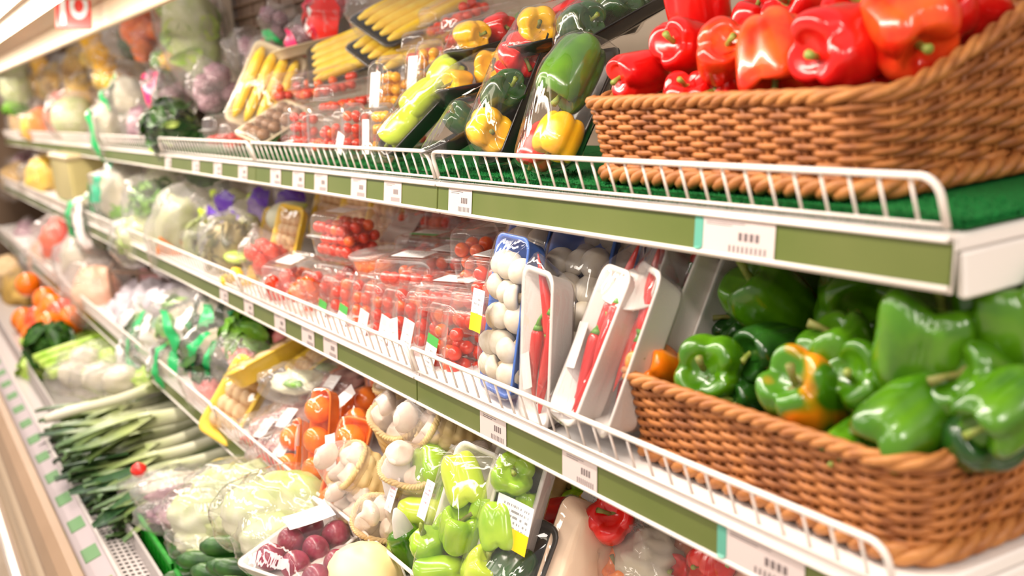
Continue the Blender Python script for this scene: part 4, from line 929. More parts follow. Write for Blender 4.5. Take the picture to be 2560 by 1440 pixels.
chili_tray(at('B', 1828, 725, .24, 66, 0, -28), 'white foam tray edge with red chilies under the price strip', 'the tray under the price strip', 4, 6, (), .12, .2)
tray_pack(ao('B', 1690, 652, .19, (.06, .99, .10), (-.10, .05, -1)), 'white foam tray lying upside down over the chili trays', FOAM, [], .085, .23, .036, .006, .020, film=False, cat='foam tray', name='foam_tray')
bag(at('B', 1935, 665, .30, 10, 0, 0), 'clear bag of chilies and white film at the back by the pepper heap', .14, .12, .12, colour_lumps(60, CHIR, 3, .05, .04), 60)
pepper(at('B', 1845, 655, .30, 60, 0, 0), 'yellow pepper top by the upside down tray', 'yellow', 1, .07)
pepper(at('B', 1790, 690, .27, 60, 0, 0), 'orange-red pepper between the foam trays at the back', 'orangered', 1, .08)

# mushrooms in blue trays
def msh(where): return lambda M: mushroom(M, f'white mushroom in {where}', .052, f'mushrooms in {where}')
def mush_tray(M, lab, where, n=10, seed=0, labels=(), W_=.135, L_=.20, big=1.0):
    rnd = random.Random(seed); it = []
    for q in range(n):
        it.append((T(-.038 + .038 * (q % 3) + rnd.uniform(-.006, .006), -L_ / 2 + .04 + .046 * (q // 3) + rnd.uniform(-.006, .006), .034 + .006 * (q % 2)) @ E(rnd.uniform(-50, 50), rnd.uniform(-50, 50), rnd.uniform(0, 360)), (lambda M2, w_=where: mushroom(M2, f'white mushroom in {w_}', .052 * big, f'mushrooms in {w_}'))))
    return tray_pack(M, lab, BLUET, it, W_, L_, .040, .004, .012, labels=labels, cat='mushroom tray', name='mushroom_tray', lip=.004)
mush_tray(at('B', 1312, 790, .095, 76, 0, -4), 'upright blue mushroom tray with a yellow printed label, next to tomatoes', 'the blue tray next to tomatoes', 15, 1, [lab_on(-.03, .0, .078, .05, .075, 0, 0, 0, LBLY)], .13, .275)
o = bpy.data.objects[-1] if False else None
mush_tray(at('B', 1462, 752, .19, 62, 0, 16), 'blue mushroom tray behind the first chili tray', 'the blue tray behind the chili tray', 12, 2, (), .145, .25, 1.15)
mush_tray(at('B', 1550, 655, .27, 60, 0, 14), 'blue mushroom tray at the back under the upper price strip', 'the blue tray at the back', 9, 3, (), .15, .20, 1.2)
mush_tray(at('B', 1352, 650, .20, 66, 0, 2), 'blue mushroom tray top behind the one with the yellow label', 'the blue tray behind the labelled one', 9, 4, (), .14, .20, 1.1)
st_ = thing('round_sticker', 'round white sticker on the upright mushroom tray film', 'sticker', at('B', 1300, 908, .052, 76, 0, 6))
part(st_, 'sticker_disc', mesh('sticker_disc', loft([[(.017 * math.cos(2 * PI * j / 24), .024 * math.sin(2 * PI * j / 24), z) for j in range(24)] for z in (0, .0006)]), False), PLAIN); part(st_, 'sticker_print', mesh('sticker_print', loft([[(.006 * math.cos(2 * PI * j / 16), -.003 + .005 * math.sin(2 * PI * j / 16), z) for j in range(16)] for z in (.0006, .001)]), False), PRG)

# tomato clamshells standing along the fence
ups = [(806, 742, 16, 'ninth', LBLG), (858, 757, 12, 'b', LBLG), (912, 768, 14, 'c', LBLG), (966, 782, 8, 'd', LBL), (1022, 797, 10, 'e', LBL), (1082, 806, 6, 'f', LBL), (1156, 846, 10, 'g', LBLG)]
ul = ['standing clamshell of red tomatoes, first of the fence row past the tied pack', 'standing clamshell of red tomatoes, second of the fence row', 'standing clamshell of tomatoes with a bar-code label, third of the fence row', 'standing clamshell of orange-red tomatoes in the middle of the fence row', 'standing clamshell of tomatoes with two crossed labels in the fence row', 'standing clamshell with a beaded hinge, last but one of the fence row', 'big standing clamshell of bright red tomatoes closest to the mushrooms']
uw = ['the first standing box', 'the second standing box', 'the third standing box', 'the middle standing box', 'the box with crossed labels', 'the box with the beaded hinge', 'the big standing box by the mushrooms']
for q, (px, py, tl, _, lm) in enumerate(ups):
    big = q == 6
    root = clamshell(UPA('B', px, py, .115 if not big else .112, -14, 0, 6 if not big else 4), ul[q], 'r', 15 if not big else 22, .155 if not big else .165, .11 if not big else .125, .095 if not big else .105, where=uw[q], single=q > 1, lpos=[T(-.035, .015, .097 if not big else .107) @ E(0, 0, 80)] + ([T(-.035, -.03, .098) @ E(0, 0, 105)] if q == 4 else []), lsize=(.045, .075), lm=lm, mix=.3, d=.032, up=True)
    if q in (5,):
        hg = [xf(sphere(.0035, 8, 6), T(-.07 + .009 * i, -.058, .05)) for i in range(16)]
        part(root, 'beaded_hinge', mesh('beaded_hinge', join(*hg)), CLAM)
# second rank, flat and stacked
flats = [
    (870, 600, .19, 3, 6, .205, .14, .125, 56, 'large clamshell of red tomatoes with a white label, highest behind the fence row', 'the large high box', PLAIN, .3),
    (1042, 668, .17, 4, 20, .20, .12, .075, 16, 'flat clamshell with a white label on its lid, in front of the tub', 'the flat box with a white label', LBL, .3),
    (1140, 660, .24, 4, 14, .18, .12, .08, 14, 'flat clamshell of orange-red tomatoes behind the flat labelled one', 'the flat box behind the labelled one', LBL, .6),
    (1200, 660, .20, 8, 26, .10, .10, .13, 20, 'tall clear box of orange tomatoes by the mushroom trays', 'the tall box by the mushrooms', None, .75),
    (1256, 692, .165, 4, 10, .15, .11, .09, 18, 'small lidded clamshell with a label beside the blue mushroom tray', 'the small box beside the blue tray', LBL, .3),
    (1150, 716, .15, 2, 20, .19, .12, .06, 14, 'flat clamshell with a long white label strip behind the big standing box', 'the flat box with a label strip', PLAIN, .3),
    (1080, 612, .30, 4, 14, .19, .13, .075, 12, 'flat clamshell with a green edged label in the rear rows', '', LBLG, .3),
    (1136, 618, .34, 4, 14, .19, .13, .07, 10, 'flat clamshell with a green edged label, second in the rear rows', '', LBLG, .3),
    (1196, 606, .36, 4, 14, .19, .13, .07, 10, 'flat clamshell with a plain label in the rear rows', '', LBL, .3),
    (1268, 588, .38, 4, 20, .19, .13, .07, 10, 'flat clamshell with a bar-code label under the upper price strip', '', LBL, .3),
    (1362, 592, .38, 4, 20, .19, .13, .07, 10, 'flat clamshell with a green edged label by the rear mushroom tray', '', LBLG, .3),
    (1210, 566, .45, 4, 14, .19, .13, .07, 10, 'flat clamshell furthest back under the upper strip', '', LBLG, .3),
    (1310, 568, .46, 4, 14, .19, .13, .07, 10, 'flat clamshell at the back behind the bar-code one', '', PLAIN, .3),
    (1340, 650, .32, 4, 14, .19, .13, .07, 10, 'flat clamshell squeezed behind the top mushroom tray', '', LBL, .3),
    (1400, 610, .42, 4, 14, .19, .13, .07, 10, 'flat clamshell with a white strip between mushroom trays', '', PLAIN, .3),
    (738, 682, .115, 14, 8, .20, .14, .085, 16, 'clamshell with a big white lid label near the tied pack', 'the box with a big white label', PLAIN, .5),
    (1090, 690, .22, 4, 14, .17, .12, .07, 10, 'clamshell under the flat labelled one, ridged lid', '', None, .3),
]
for px, py, t, rx, rz, L_, W_, H_, n, lab, where, lm, mx in flats:
    clamshell(FL('B', px, py, t, rx, 0, rz), lab, 'r', n, L_, W_, H_, .034, True, bool(where), where, lm or LBL, [T(0, 0, H_ + .0012) @ E(0, 0, 0)] if lm else [], (.105, .05), mx)
# boxes these rest on
under = [(880, 690, .20), (1000, 720, .20), (1045, 740, .19), (1130, 740, .20), (1190, 760, .17), (1250, 770, .17), (1140, 680, .30), (1210, 670, .33), (1290, 650, .40), (1400, 660, .42), (950, 650, .30), (1060, 640, .36)]
ulab = ['lower clamshell beneath the large high box', 'lower clamshell behind the second standing box', 'lower clamshell behind the third standing box', 'lower clamshell under the label strip box', 'lower clamshell behind the big standing box', 'lower clamshell behind the upright blue tray', 'lower clamshell under the green edged labels', 'lower clamshell under the plain label in the rear', 'lower clamshell under the bar-code one', 'lower clamshell under the strip between mushroom trays', 'lower clamshell behind the tub', 'lower clamshell behind the large high box']
for (px, py, t), lab in zip(under, ulab):
    clamshell(FL('B', px, py, t, 3, 0, 14), lab, 'r', 20, .19, .14, .09, .034, True, False, mix=.3)
for q, (px, py, t) in enumerate(((1060, 545, .44), (1110, 548, .44), (1165, 552, .44), (1215, 540, .48))):
    clamshell(FL('B', px, py, t, 10, 0, 10), ['open box of dark red tomatoes under the upper strip, first from the yellow trays', 'open box of dark red tomatoes under the upper strip, second', 'open box of dark red tomatoes under the upper strip, third', 'open box of dark red tomatoes under the upper strip, beside the labels'][q], 'r', 24, .17, .17, .10, .034, False, False, mix=.3)
clamshell(FL('B', 1040, 545, .40, 30, 0, 40), 'tilted box of orange tomatoes beside a white card', 'o', 12, .12, .12, .09, .04, False, False)
thing('show_card', 'white card propped between yellow trays and red tomatoes', 'card', at('B', 1003, 570, .34, 40, 0, 20), mesh('show_card', box(.11, .10, .002, .001), False), PLAIN)
# round tub of orange salad
tb = thing('salad_tub', 'round tub of shredded orange salad with a milky lid', 'tub', at('B', 945, 655, .185, 3, 0, 0))
def disc(rs): return loft([[(r * math.cos(2 * PI * j / 32), r * math.sin(2 * PI * j / 32), z) for j in range(32)] for r, z in rs])
part(tb, 'tub', mesh('tub', disc([(.055, -.03), (.066, .02)])), CLAM); part(tb, 'salad', mesh('salad', disc([(.05, -.028), (.061, .014), (.03, .018)])), mat('orange_salad', (226, 96, 20), .5, rgb2=(244, 140, 50), nscale=90, bump=.8, bscale=160)); part(tb, 'lid', mesh('lid', disc([(.070, .018), (.071, .026), (.066, .030), (.060, .027)])), MILKY)
# tied pack of red tomatoes and its neighbours
bag(at('B', 662, 640, .12, 10, 0, 0), 'tied clear pack of red tomatoes next to the light green wedge', .16, .14, .20, colour_lumps(61, TOMR, 8, .055, .045, 'red_tomato'), 61)
bag(at('B', 700, 735, .05, 0, 0, 0), 'clear pack of red sliced pieces low at the fence', .14, .10, .12, colour_lumps(62, TOMR, 6, .05, .04, 'red_tomato'), 62, neck=False)
bag(at('B', 765, 760, .045, 0, 0, 0), 'low clear pack of orange tomatoes at the fence by the first standing box', .12, .09, .12, colour_lumps(63, TOMO, 5, .05, .04, 'orange_tomato'), 63, neck=False)
bag(at('B', 612, 705, .05, 0, 0, 0), 'small pack of yellow pasta-like pieces at the fence', .14, .1, .08, colour_lumps(64, CORN, 6, .04, .05), 64, neck=False)
bag(at('B', 690, 690, .16, 0, 0, 0), 'clear pack between the tied tomatoes and the white labelled box', .15, .13, .14, colour_lumps(65, TOMR, 5, .05, .04, 'red_tomato'), 65, neck=False)
# yellow trays on edge
def ytray(px, py, t, lab, where, s=1.0, inn=None, k='B', a=(0, .35, .94), n=(.4, -.8, .4)):
    m = inn or BRM
    return tray_pack(ao(k, px, py, t, a, n, s), lab, YELT, [(T(-.03 + .03 * (i % 3), -.06 + .04 * (i // 3), .028), (lambda MM, w_=where: thing('brown_mushroom', f'pale brown mushroom under film in {w_}', 'mushroom', MM @ S(.05), cached('mush', mush_mesh)[0], m, f'pale brown mushrooms in {w_}'))) for i in range(12)], .13, .21, .04, .008, .012, cat='wrapped tray', name='wrapped_tray')
PALEB = mat('mushroom_pale_brown', (226, 196, 150), .5, rgb2=(206, 164, 116), nscale=3)
ytray(846, 512, .40, 'yellow tray on edge under the upper strip beside purple wrappers', 'the yellow tray by purple wrappers', inn=PALEB)
ytray(915, 520, .42, 'yellow tray on edge under the upper strip, middle of three', 'the middle yellow tray', inn=PALEB)
ytray(985, 545, .40, 'yellow tray on edge beside the white card', 'the yellow tray by the white card', inn=PALEB)
ytray(735, 590, .24, 'yellow tray on edge behind the tied tomato pack', 'the yellow tray behind the tied pack', inn=PALEB, s=.85)
ytray(692, 585, .27, 'pale yellow tray behind the light green wedge', 'the pale yellow tray', inn=PALEB, s=.75)
# endives in purple film, sprouts
def endive(M, lab, s=1.0): return thing('endive', lab, 'endive', M @ S(s), cached('endive', lambda: mesh('endive', tube([(0, 0, -.09 + .018 * i) for i in range(11)], [.012, .03, .036, .038, .037, .034, .030, .024, .017, .010, .003], 14))), ENDV)
endive(at('B', 722, 532, .26, 0, 74, 20), 'white endive lying in front of the purple wrappers', 1.15)
endive(at('B', 640, 515, .32, 0, 60, 20), 'pale green endive behind the white one', 1.2)
for q, (px, py, t, w_, h_, lab) in enumerate([(752, 492, .36, .18, .12, 'purple wrapped endive pack under the upper price strip'), (680, 505, .33, .12, .16, 'purple striped endive pack beside the pale endive'), (600, 515, .26, .20, .16, 'white and purple wrapped pack past the endives'), (622, 570, .20, .10, .16, 'narrow purple wrapper hanging by the sprouts'), (560, 550, .22, .28, .14, 'white wrapped endive pack with a purple corner')]):
    bag(at('B', px, py, t, 20, 30, 20), lab, w_ + .04, .14, h_ + .04, [('endive', lump_mesh(w_ * .8, .09, h_ * .7, 70 + q, .15), ENDV if q > 1 else WHITEV, None)], 70 + q, neck=False, strips=[(PRP, 5.0, 1.1 if q < 2 else .7, .15, .75), (PRY, 4.4 if q else 5.3, .22, .3, .5)])
bag(at('B', 575, 622, .10, 0, 0, 0), 'clear box of brown-green sprouts at the middle fence', .26, .18, .24, [('sprouts', leafy_mesh(.2, .14, .19, 60, 31, .012, .09), mat('sprout', (150, 134, 66), .6, rgb2=(110, 120, 50), nscale=20), None), ('root_mass', lump_mesh(.2, .14, .18, 32, .1), mat('sprout_roots', (176, 160, 104), .7, rgb2=(130, 116, 60), nscale=20), None)], 76, neck=False)
bag(at('B', 520, 610, .14, 0, 0, 0), 'clear bag of pale sprouts past the brown-green box', .24, .18, .22, [('sprouts', leafy_mesh(.18, .14, .16, 40, 33, .012, .09), LEAFP, None)], 77)
thing('lettuce_wedge', 'light green leaf wedge in front of the tied tomato pack', 'lettuce', at('B', 598, 645, .07, 0, 30, 0), mesh('lettuce_wedge', lump_mesh(.12, .06, .10, 78, .3).vertices and ([v.co.copy() for v in bpy.data.meshes[-1].vertices], [tuple(p.vertices) for p in bpy.data.meshes[-1].polygons]) if False else tube([(-.07, 0, -.04), (-.03, 0, -.02), (.02, 0, .01), (.07, 0, .05)], [.03, .036, .026, .006], 10, flat=.5)), LEAFL)
# bags further along
bag(at('B', 452, 585, .10, 20, -50, 0), 'white salad bag with an orange print leaning over the middle fence', .44, .24, .24, [('salad', lump_mesh(.36, .18, .18, 80, .25), LEAFP, None)], 80, film=MILKY, strips=[(PRO, 4.6, .3, .55, .9)])
bag(at('B', 400, 520, .16, 0, 20, 0), 'clear bag of bright green parsley on the middle shelf', .38, .3, .28, [('parsley', leafy_mesh(.3, .24, .2, 120, 34, .05, .05), LEAFM, None)], 81, neck=False)
bag(at('B', 320, 490, .17, 0, 0, 0), 'big clear salad bag with teal print past the parsley', .42, .34, .46, [('salad', lump_mesh(.3, .26, .3, 82, .3), WHITEV, None), ('green_leaf', lump_mesh(.2, .22, .16, 83, .3), LEAFM, T(.06, 0, -.06))], 82, strips=[(PRT, 5.0, .4, .15, .5), (PRG, 4.4, .3, .4, .7)], film=BAG)
bag(at('B', 265, 545, .10, 0, 0, 0), 'clear salad bag with a green label at the middle fence', .42, .34, .40, [('salad', lump_mesh(.32, .24, .26, 84, .3), LEAFD, T(0, 0, -.03))], 84, strips=[(PRG, 4.9, .4, .3, .6), (PRW, 5.5, .4, .2, .7)], film=BAG)
bag(at('B', 355, 590, .06, 0, 0, 0), 'white crinkled bag low at the fence under the parsley', .40, .26, .26, [('salad', lump_mesh(.3, .2, .18, 85, .3), LEAFP, None), ('green_leaf', leafy_mesh(.3, .2, .2, 14, 285, .08, .1), LEAFL, None)], 85, film=BAG)
bag(at('B', 440, 455, .34, 0, 0, 0), 'big milky bag standing behind the parsley', .40, .3, .34, [('salad', lump_mesh(.3, .24, .26, 86, .3), LEAFP, None)], 86, film=BAG)
bag(at('B', 520, 470, .36, 0, 0, 0), 'dark bag behind the endives under the upper shelf', .34, .24, .26, [('dark_leaves', lump_mesh(.28, .2, .2, 87, .3), LEAFD, None)], 87)
bag(at('B', 200, 530, .16, 0, 0, 0), 'green topped bag past the salad bags', .40, .34, .34, [('green_leaf', lump_mesh(.3, .26, .26, 88, .3), LEAFM, None)], 88, film=BAG)
cr = thing('olive_crate', 'translucent olive plastic box near the far end of the middle shelf', 'box', at('B', 222, 440, .16, 0, 0, 0)); part(cr, 'box', mesh('box', box(.72, .3, .26, .02), False), mat('olive_plastic', (168, 154, 96), .4, rgb2=(186, 172, 116), nscale=3)); part(cr, 'box_rim', mesh('box_rim', box(.75, .32, .03, .01, (0, 0, .13)), False), mat('olive_rim', (196, 178, 138), .4))
for q, (px, py, t, lab) in enumerate([(115, 440, .16, 'pale yellow wrapped heads at the far end of the middle shelf'), (150, 405, .30, 'cream wrapped heads behind the pale yellow ones'), (70, 420, .24, 'dull purple heads in the far dark corner'), (45, 450, .12, 'brown and yellow fruit bag at the far fence')]):
    bag(at('B', px, py, t), lab, .46, .36, .36, [('heads', lump_mesh(.38, .28, .28, 90 + q, .3), (CORN, WHITEV, PURM, mat('brown_veg', (1, 1, 1)))[q], None)], 90 + q)
# ================================================================ LOWER SHELF
GBK = 'C'
# garlic in plaited pouches
gar = [
    (932, 1200, .085, 48, -8, 0, 0, 'the tilted garlic pouch at the fence', 'plaited garlic pouch tilted open towards the fence beside the orange tomatoes', 1.18, None),
    (1010, 1092, .175, 24, 20, 10, 1, 'the garlic pouch lying above the tilted one', 'plaited garlic pouch lying above the tilted one', 1.12, None),
    (1040, 1000, .24, 24, -10, 30, 2, 'the highest garlic pouch', 'plaited garlic pouch highest under the middle price strip', 1.15, None),
    (1150, 1098, .20, 50, -30, 0, 0, 'the garlic pouch with a wide plait', 'plaited garlic pouch with wide strips behind the green pepper trays', 1.18, None),
    (1270, 1124, .33, 20, 30, 0, 1, 'the garlic pouch half under the strip', 'plaited garlic pouch half under the middle strip', 1.1, None),
    (1045, 1212, .105, 30, 10, 30, 2, 'the netted garlic pouch with a tied top', 'netted garlic pouch with a tied top beside the pepper tray', 1.05, ((0.0, -.0, .105), (150, 20, 0), .10)),
    (925, 1290, .06, 40, 0, 0, 0, 'the lowest garlic pouch at the fence', 'plaited garlic pouch lowest at the fence', 1.0, ((-.02, -.03, .07), (120, -20, 30), .11)),
    (975, 1315, .05, 50, 10, 40, 1, 'the garlic pouch beside the pepper tray foot', 'plaited garlic pouch beside the foot of the pepper tray', 1.0, None),
    (1285, 1190, .26, 40, -20, 20, 2, 'the garlic pouch behind the third pepper tray', 'garlic pouch with pink bulbs behind the white pepper trays', 1.0, None),
    (1375, 1182, .34, 10, 20, 40, 0, 'the garlic pouch by the black label', 'plaited garlic pouch beside the small black label', 1.0, None),
    (1225, 1160, .30, 40, 20, 40, 1, 'the garlic pouch deep in the shade', 'garlic pouch deep in the shade behind the pepper trays', 1.0, None),
]
for px, py, t, rx, ry, rz, v, where, lab, s, tail in gar:
    garlic_basket(at('C', px, py, t, rx, ry, rz) @ T(0, 0, -.012) @ S(s * 1.12), lab, where, v, tail, dd=.046)
thing('net_bow', 'white bunched net bow between the upper garlic pouches', 'net tail', at('C', 1028, 1148, .09, 70, 50, 0), mesh('net_bow', loft([[(.03 * math.sin(PI * u) * math.cos(2 * PI * j / 14) * (1 + .2 * math.sin(5 * j)) + .003 * math.cos(2 * PI * j / 14), .008 * math.sin(2 * PI * j / 14), (u - .5) * .09) for j in range(14)] for u in [i / 11 for i in range(12)]])), MILKN)
thing('net_tail', 'white twisted net end hanging over the lower fence', 'net tail', at('C', 848, 1288, .0, 30, -56, 0), mesh('net_tail', tube([(0, 0, -.075), (0, 0, -.04), (.004, 0, 0), (0, 0, .04), (0, 0, .075)], [.012, .017, .014, .011, .004], 12, flat=.6)), MILKN)
thing('net_tail', 'white pointed net end hanging down beside the green pepper tray', 'net tail', at('C', 1008, 1330, .02, 16, 20, 0), mesh('net_tail', tube([(0, 0, -.07), (0, 0, -.04), (.004, 0, 0), (0, 0, .04), (0, 0, .065)], [.008, .020, .022, .014, .004], 12, flat=.6)), MILKN)

# light green peppers in white foam trays
def lpep(where, c, v, d, rx=80, ry=0, rz=0): return lambda M: pepper(M @ E(rx, ry, rz), f'light green pepper under film in {where}', c, v, d, f'light green peppers in {where}', name='bell_pepper')
def ltray(M, lab, where, seed, labels=(), n=3, W_=.122, L_=.285):
    rnd = random.Random(seed); it = []
    for q in range(n):
        it.append((T(.012 if q % 2 else -.006, -L_ / 2 + .052 + .088 * q, .050), lpep(where, 'pale' if (q + seed) % 3 == 0 else 'lime', (q + seed) % 6, .090, rnd.uniform(40, 140), rnd.uniform(-40, 40), rnd.uniform(0, 360))))
    it.append((T(-.036, -.01, .036), lpep(where, 'lime', (seed + 4) % 6, .052, 60, 20, 0))); it.append((T(.036, .045, .034), lpep(where, 'lime', (seed + 5) % 6, .05, 90, 20, 0)))
    return tray_pack(M, lab, FOAM, it, W_, L_, .040, .005, .010, labels=labels, cat='foam tray', name='foam_tray', lip=.005, grow=.003)
TA, TN = (.0, .42, .90), (.25, -.85, .40)
ltray(ao('C', 1188, 1318, .105, TA, TN), 'white foam tray of light green peppers in the middle, rim curving at the top', 'the middle foam tray', 1, [lab_on(-.04, .03, .098, .032, .07, 0, -14, 0, LBLR)])
ltray(ao('C', 1098, 1285, .125, TA, TN), 'white foam tray of light green peppers with a red printed label beside the garlic', 'the foam tray beside the garlic', 2, [lab_on(-.04, .02, .098, .032, .07, 0, -14, 0, LBLR)])
ltray(ao('C', 1298, 1308, .150, TA, TN), 'white foam tray of light green peppers next to the yellow label', 'the foam tray next to the yellow label', 3)
pointed(at('C', 1075, 1400, .03, 20, 10, 0), 'long light green pepper standing at the fence below the trays', 'lime', 1, .075)
pointed(at('C', 1035, 1390, .04, 10, -10, 0), 'curved light green pepper at the fence beside the net end', 'green', 2, .07)

# mixed trays at the open end of the lower shelf
tray_pack(ao('C', 1476, 1418, .235, (-.1, .5, .8), (-.93, -.1, .2), .92), 'peach foam tray turned with its back out, shiny with film', PEACHT, [(T(-.02, -.05, .045), pp('green pepper in the peach foam tray', 'green', 2, .075, 80, 0, 0)), (T(-.01, .04, .045), pp('yellow pepper in the peach foam tray', 'yellow', 1, .075, 80, 0, 0))], .18, .22, .034, .005, .022, labels=[lab_on(-.02, -.09, .06, .07, .05, 0, 0, 0, PLAIN)])
tray_pack(ao('C', 1330, 1408, .15, (.0, .5, .86), (.3, -.8, .45)), 'tray with a dark green pepper and a white and yellow label card', BLACKT, [(T(0, -.02, .045), pp('dark shiny green pepper below the yellow label card', 'dark', 4, .095, 70, 0, 0))], .10, .15, .026, labels=[lab_on(.0, .06, .090, .085, .085, 14, 0, 0, LBLY)])
pepper(at('C', 1385, 1290, .27, 90, 30, 0), 'dark red pepper under film above the yellow label card', 'red', 1, .095)
pepper(at('C', 1530, 1294, .29, 40, 30, 20), 'bright red pepper with a green stem behind the peach tray', 'red', 2, .095)
pepper(at('C', 1600, 1312, .42, 60, -30, 0), 'green pepper in the shade behind the bright red one', 'green', 3, .10)
pepper(at('C', 1452, 1225, .38, 80, 0, 0), 'green pepper under the strip by the small black label', 'lime', 0, .085)
pepper(at('C', 1456, 1262, .36, 80, 0, 0), 'green pepper in film below the one by the black label', 'lime', 3, .07)
pepper(at('C', 1492, 1262, .37, 80, 0, 0), 'yellow pepper top beside the crumpled white label', 'yellow', 3, .06)
pepper(at('C', 1668, 1352, .42, 40, 0, 0), 'green pepper under film behind the clear bag', 'green', 4, .085)
pepper(at('C', 1430, 1385, .22, 60, 0, 0), 'green pepper piece at the foot of the peach tray', 'green', 2, .06)
thing('label_card', 'small black label card standing by the rear garlic pouch', 'label', at('C', 1408, 1220, .36, 70, 0, 20), mesh('label_card', box(.045, .06, .001, .001), False), mat('black_card', (26, 22, 22), .4, rgb2=(120, 60, 40), nscale=60))
thing('label_card', 'crumpled white label hanging above the bright red pepper', 'label', at('C', 1500, 1250, .33, 60, 30, 30), mesh('label_card', box(.07, .03, .001, .001), False), LBL)
thing('label_card', 'grey label strip behind the bright red pepper', 'label', at('C', 1612, 1332, .38, 60, 30, 30), mesh('label_card', box(.07, .04, .001, .001), False), LBL)
bag(at('C', 1622, 1400, .33, 20, 10, 0), 'crinkled clear bag of pale vegetables at the open end of the lower shelf', .20, .16, .16, [('contents', lump_mesh(.14, .11, .09, 100, .3), WHITEV, None), ('red_piece', lump_mesh(.08, .06, .05, 101, .3), TOMR, T(.03, -.04, -.03))], 100)
tray_pack(at('C', 1860, 1430, .40, 60, 0, -14), 'peach foam tray of red peppers lowest at the open end', PEACHT, [(T(-.03, 0, .045), pp('red pepper in the lowest peach tray', 'red', 2, .08, 80, 0, 0)), (T(.03, .05, .045), pp('red pepper beside the rim of the lowest peach tray', 'red', 3, .07, 80, 0, 0))], .15, .2, .034, .005, .016)
pepper(at('C', 1782, 1415, .38, 70, 0, 0), 'red pepper touching the lowest peach tray', 'red', 1, .085)
bag(at('C', 1725, 1385, .42, 20, 10, 0), 'clear film pack between green pepper and the lowest peach tray', .16, .14, .12, [('contents', lump_mesh(.1, .1, .07, 102, .3), PM['orange'], None)], 102)
for q, (px, py, t) in enumerate(((1560, 1425, .30), (1700, 1432, .36), (1400, 1440, .22), (1290, 1430, .16))):
    pepper(at('C', px, py, t, 50, 30 * q, 0), ['orange pepper below the peach tray', 'red pepper below the crinkled bag', 'green pepper below the yellow label card', 'light green pepper at the foot of the third tray'][q], ('orange', 'red', 'green', 'lime')[q], q, .08)

# orange tomatoes in an orange tray
def otom(where): return lambda M: thing('orange_tomato', f'bright orange tomato in {where}', 'tomato', M @ S(.068), cached('tom', tom_mesh), TOMX, f'orange tomatoes in {where}')
def otray(M, lab, where, n=3, labels=()): return tray_pack(M, lab, ORT, [(T(0, (i - (n - 1) / 2) * .070, .036) @ E(30 * i, 20, 0), otom(where)) for i in range(n)], .078, .235, .03, .003, .008, labels=labels, lip=.003)
otray(at('C', 826, 1100, .075, 74, -6, 14), 'orange tray of three bright orange tomatoes upright by the garlic', 'the upright tray by the garlic', 3, [lab_on(-.03, .01, .066, .02, .05, 0, -50, 0, PLAIN)])
otray(at('C', 872, 1180, .065, 60, 10, 40), 'orange tray of tomatoes leaning between garlic and the upright tray', 'the leaning tray between garlic', 3, [lab_on(-.02, .03, .07, .03, .08, 0, -20, 20, PLAIN)])
otray(at('C', 760, 1170, .055, 70, -20, 0), 'orange tray of tomatoes lowest by the lower fence', 'the lowest tray by the fence', 3)
tray_pack(at('C', 905, 1060, .17, 30, -20, 30), 'wrapped orange tomatoes with a big white label lying above the orange trays', ORT, [(T((i % 2 - .5) * .07, (i // 2 - .5) * .07, .036), otom('the labelled pack above the trays')) for i in range(4)], .15, .16, .025, labels=[lab_on(.0, .0, .082, .09, .06, 0, 0, 40, PLAIN)])
otray(at('C', 860, 1012, .24, 30, 0, 70), 'orange tray of tomatoes under the middle strip', 'the tray under the middle strip', 3)
otray(at('C', 960, 985, .28, 20, 0, 70), 'orange tray of tomatoes behind the highest garlic pouch', 'the tray behind the highest garlic', 3)
# red and grey packs
REDC = mat('red_card', (206, 44, 52), .4); PURB = mat('purple_bits', (140, 70, 74), .4, rgb2=(206, 160, 150), nscale=30)
def redpack(px, py, t, lab, rx=10, rz=10, w_=.2):
    root = thing('film_pack', lab, 'film pack', at('C', px, py, t, rx, -6, rz))
    part(root, 'red_card', mesh('red_card', box(w_, .15, .03, .006, (0, 0, -.02)), False), REDC); part(root, 'contents', lump_mesh(w_ * .9, .13, .06, int(px), .3), PURB, T(0, 0, .01))
    part(root, 'film', bag_mesh(w_ * 1.12, .2, .11, int(px), .25, False), BAG); label(root, .06, .06, T(.07, -.06, .035) @ E(30, 0, 0), PLAIN)
redpack(745, 1045, .13, 'film pack with a red card beside the upright orange tray'); redpack(738, 1115, .075, 'film pack with a red card, lower one by the fence'); redpack(850, 965, .24, 'film pack with a red card under the middle strip', w_=.24); redpack(690, 1070, .085, 'crinkled film pack with purple pieces at the lower fence')
# yellow trays and neighbours
ytray(612, 1010, .08, 'yellow tray on edge with a pale brown mushroom at the lower fence', 'the yellow tray at the lower fence', 1.15, PALEB, 'C', (0, .62, .78), (.45, -.75, .5))
ytray(700, 918, .17, 'long yellow tray lying tilted above the lower fence', 'the long yellow tray', 1.3, PALEB, 'C', (0, .95, .30), (-.25, -.3, .9))
ytray(815, 905, .26, 'small yellow tray half under the middle strip', 'the small yellow tray', .9, PALEB, 'C', (0, .9, .4), (.1, -.4, .9))
bag(at('C', 745, 955, .15, 10, 0, 20), 'clear pack of white stalks with a green leaf between yellow trays', .26, .16, .09, [('white_stalks', lump_mesh(.2, .11, .05, 110, .2), ENDV, None), ('green_leaf', lump_mesh(.08, .03, .02, 111, .3), LEAFM, T(.05, -.05, .025))], 110, neck=False, film=BAG)
bag(at('C', 855, 925, .28, 10, 0, 20), 'glossy clear pack at the back under the middle strip', .24, .18, .1, [('white_stalks', lump_mesh(.2, .13, .06, 112, .2), WHITEV, None), ('green_leaf', lump_mesh(.12, .03, .02, 113, .3), LEAFM, T(.0, -.05, .03))], 112, neck=False)
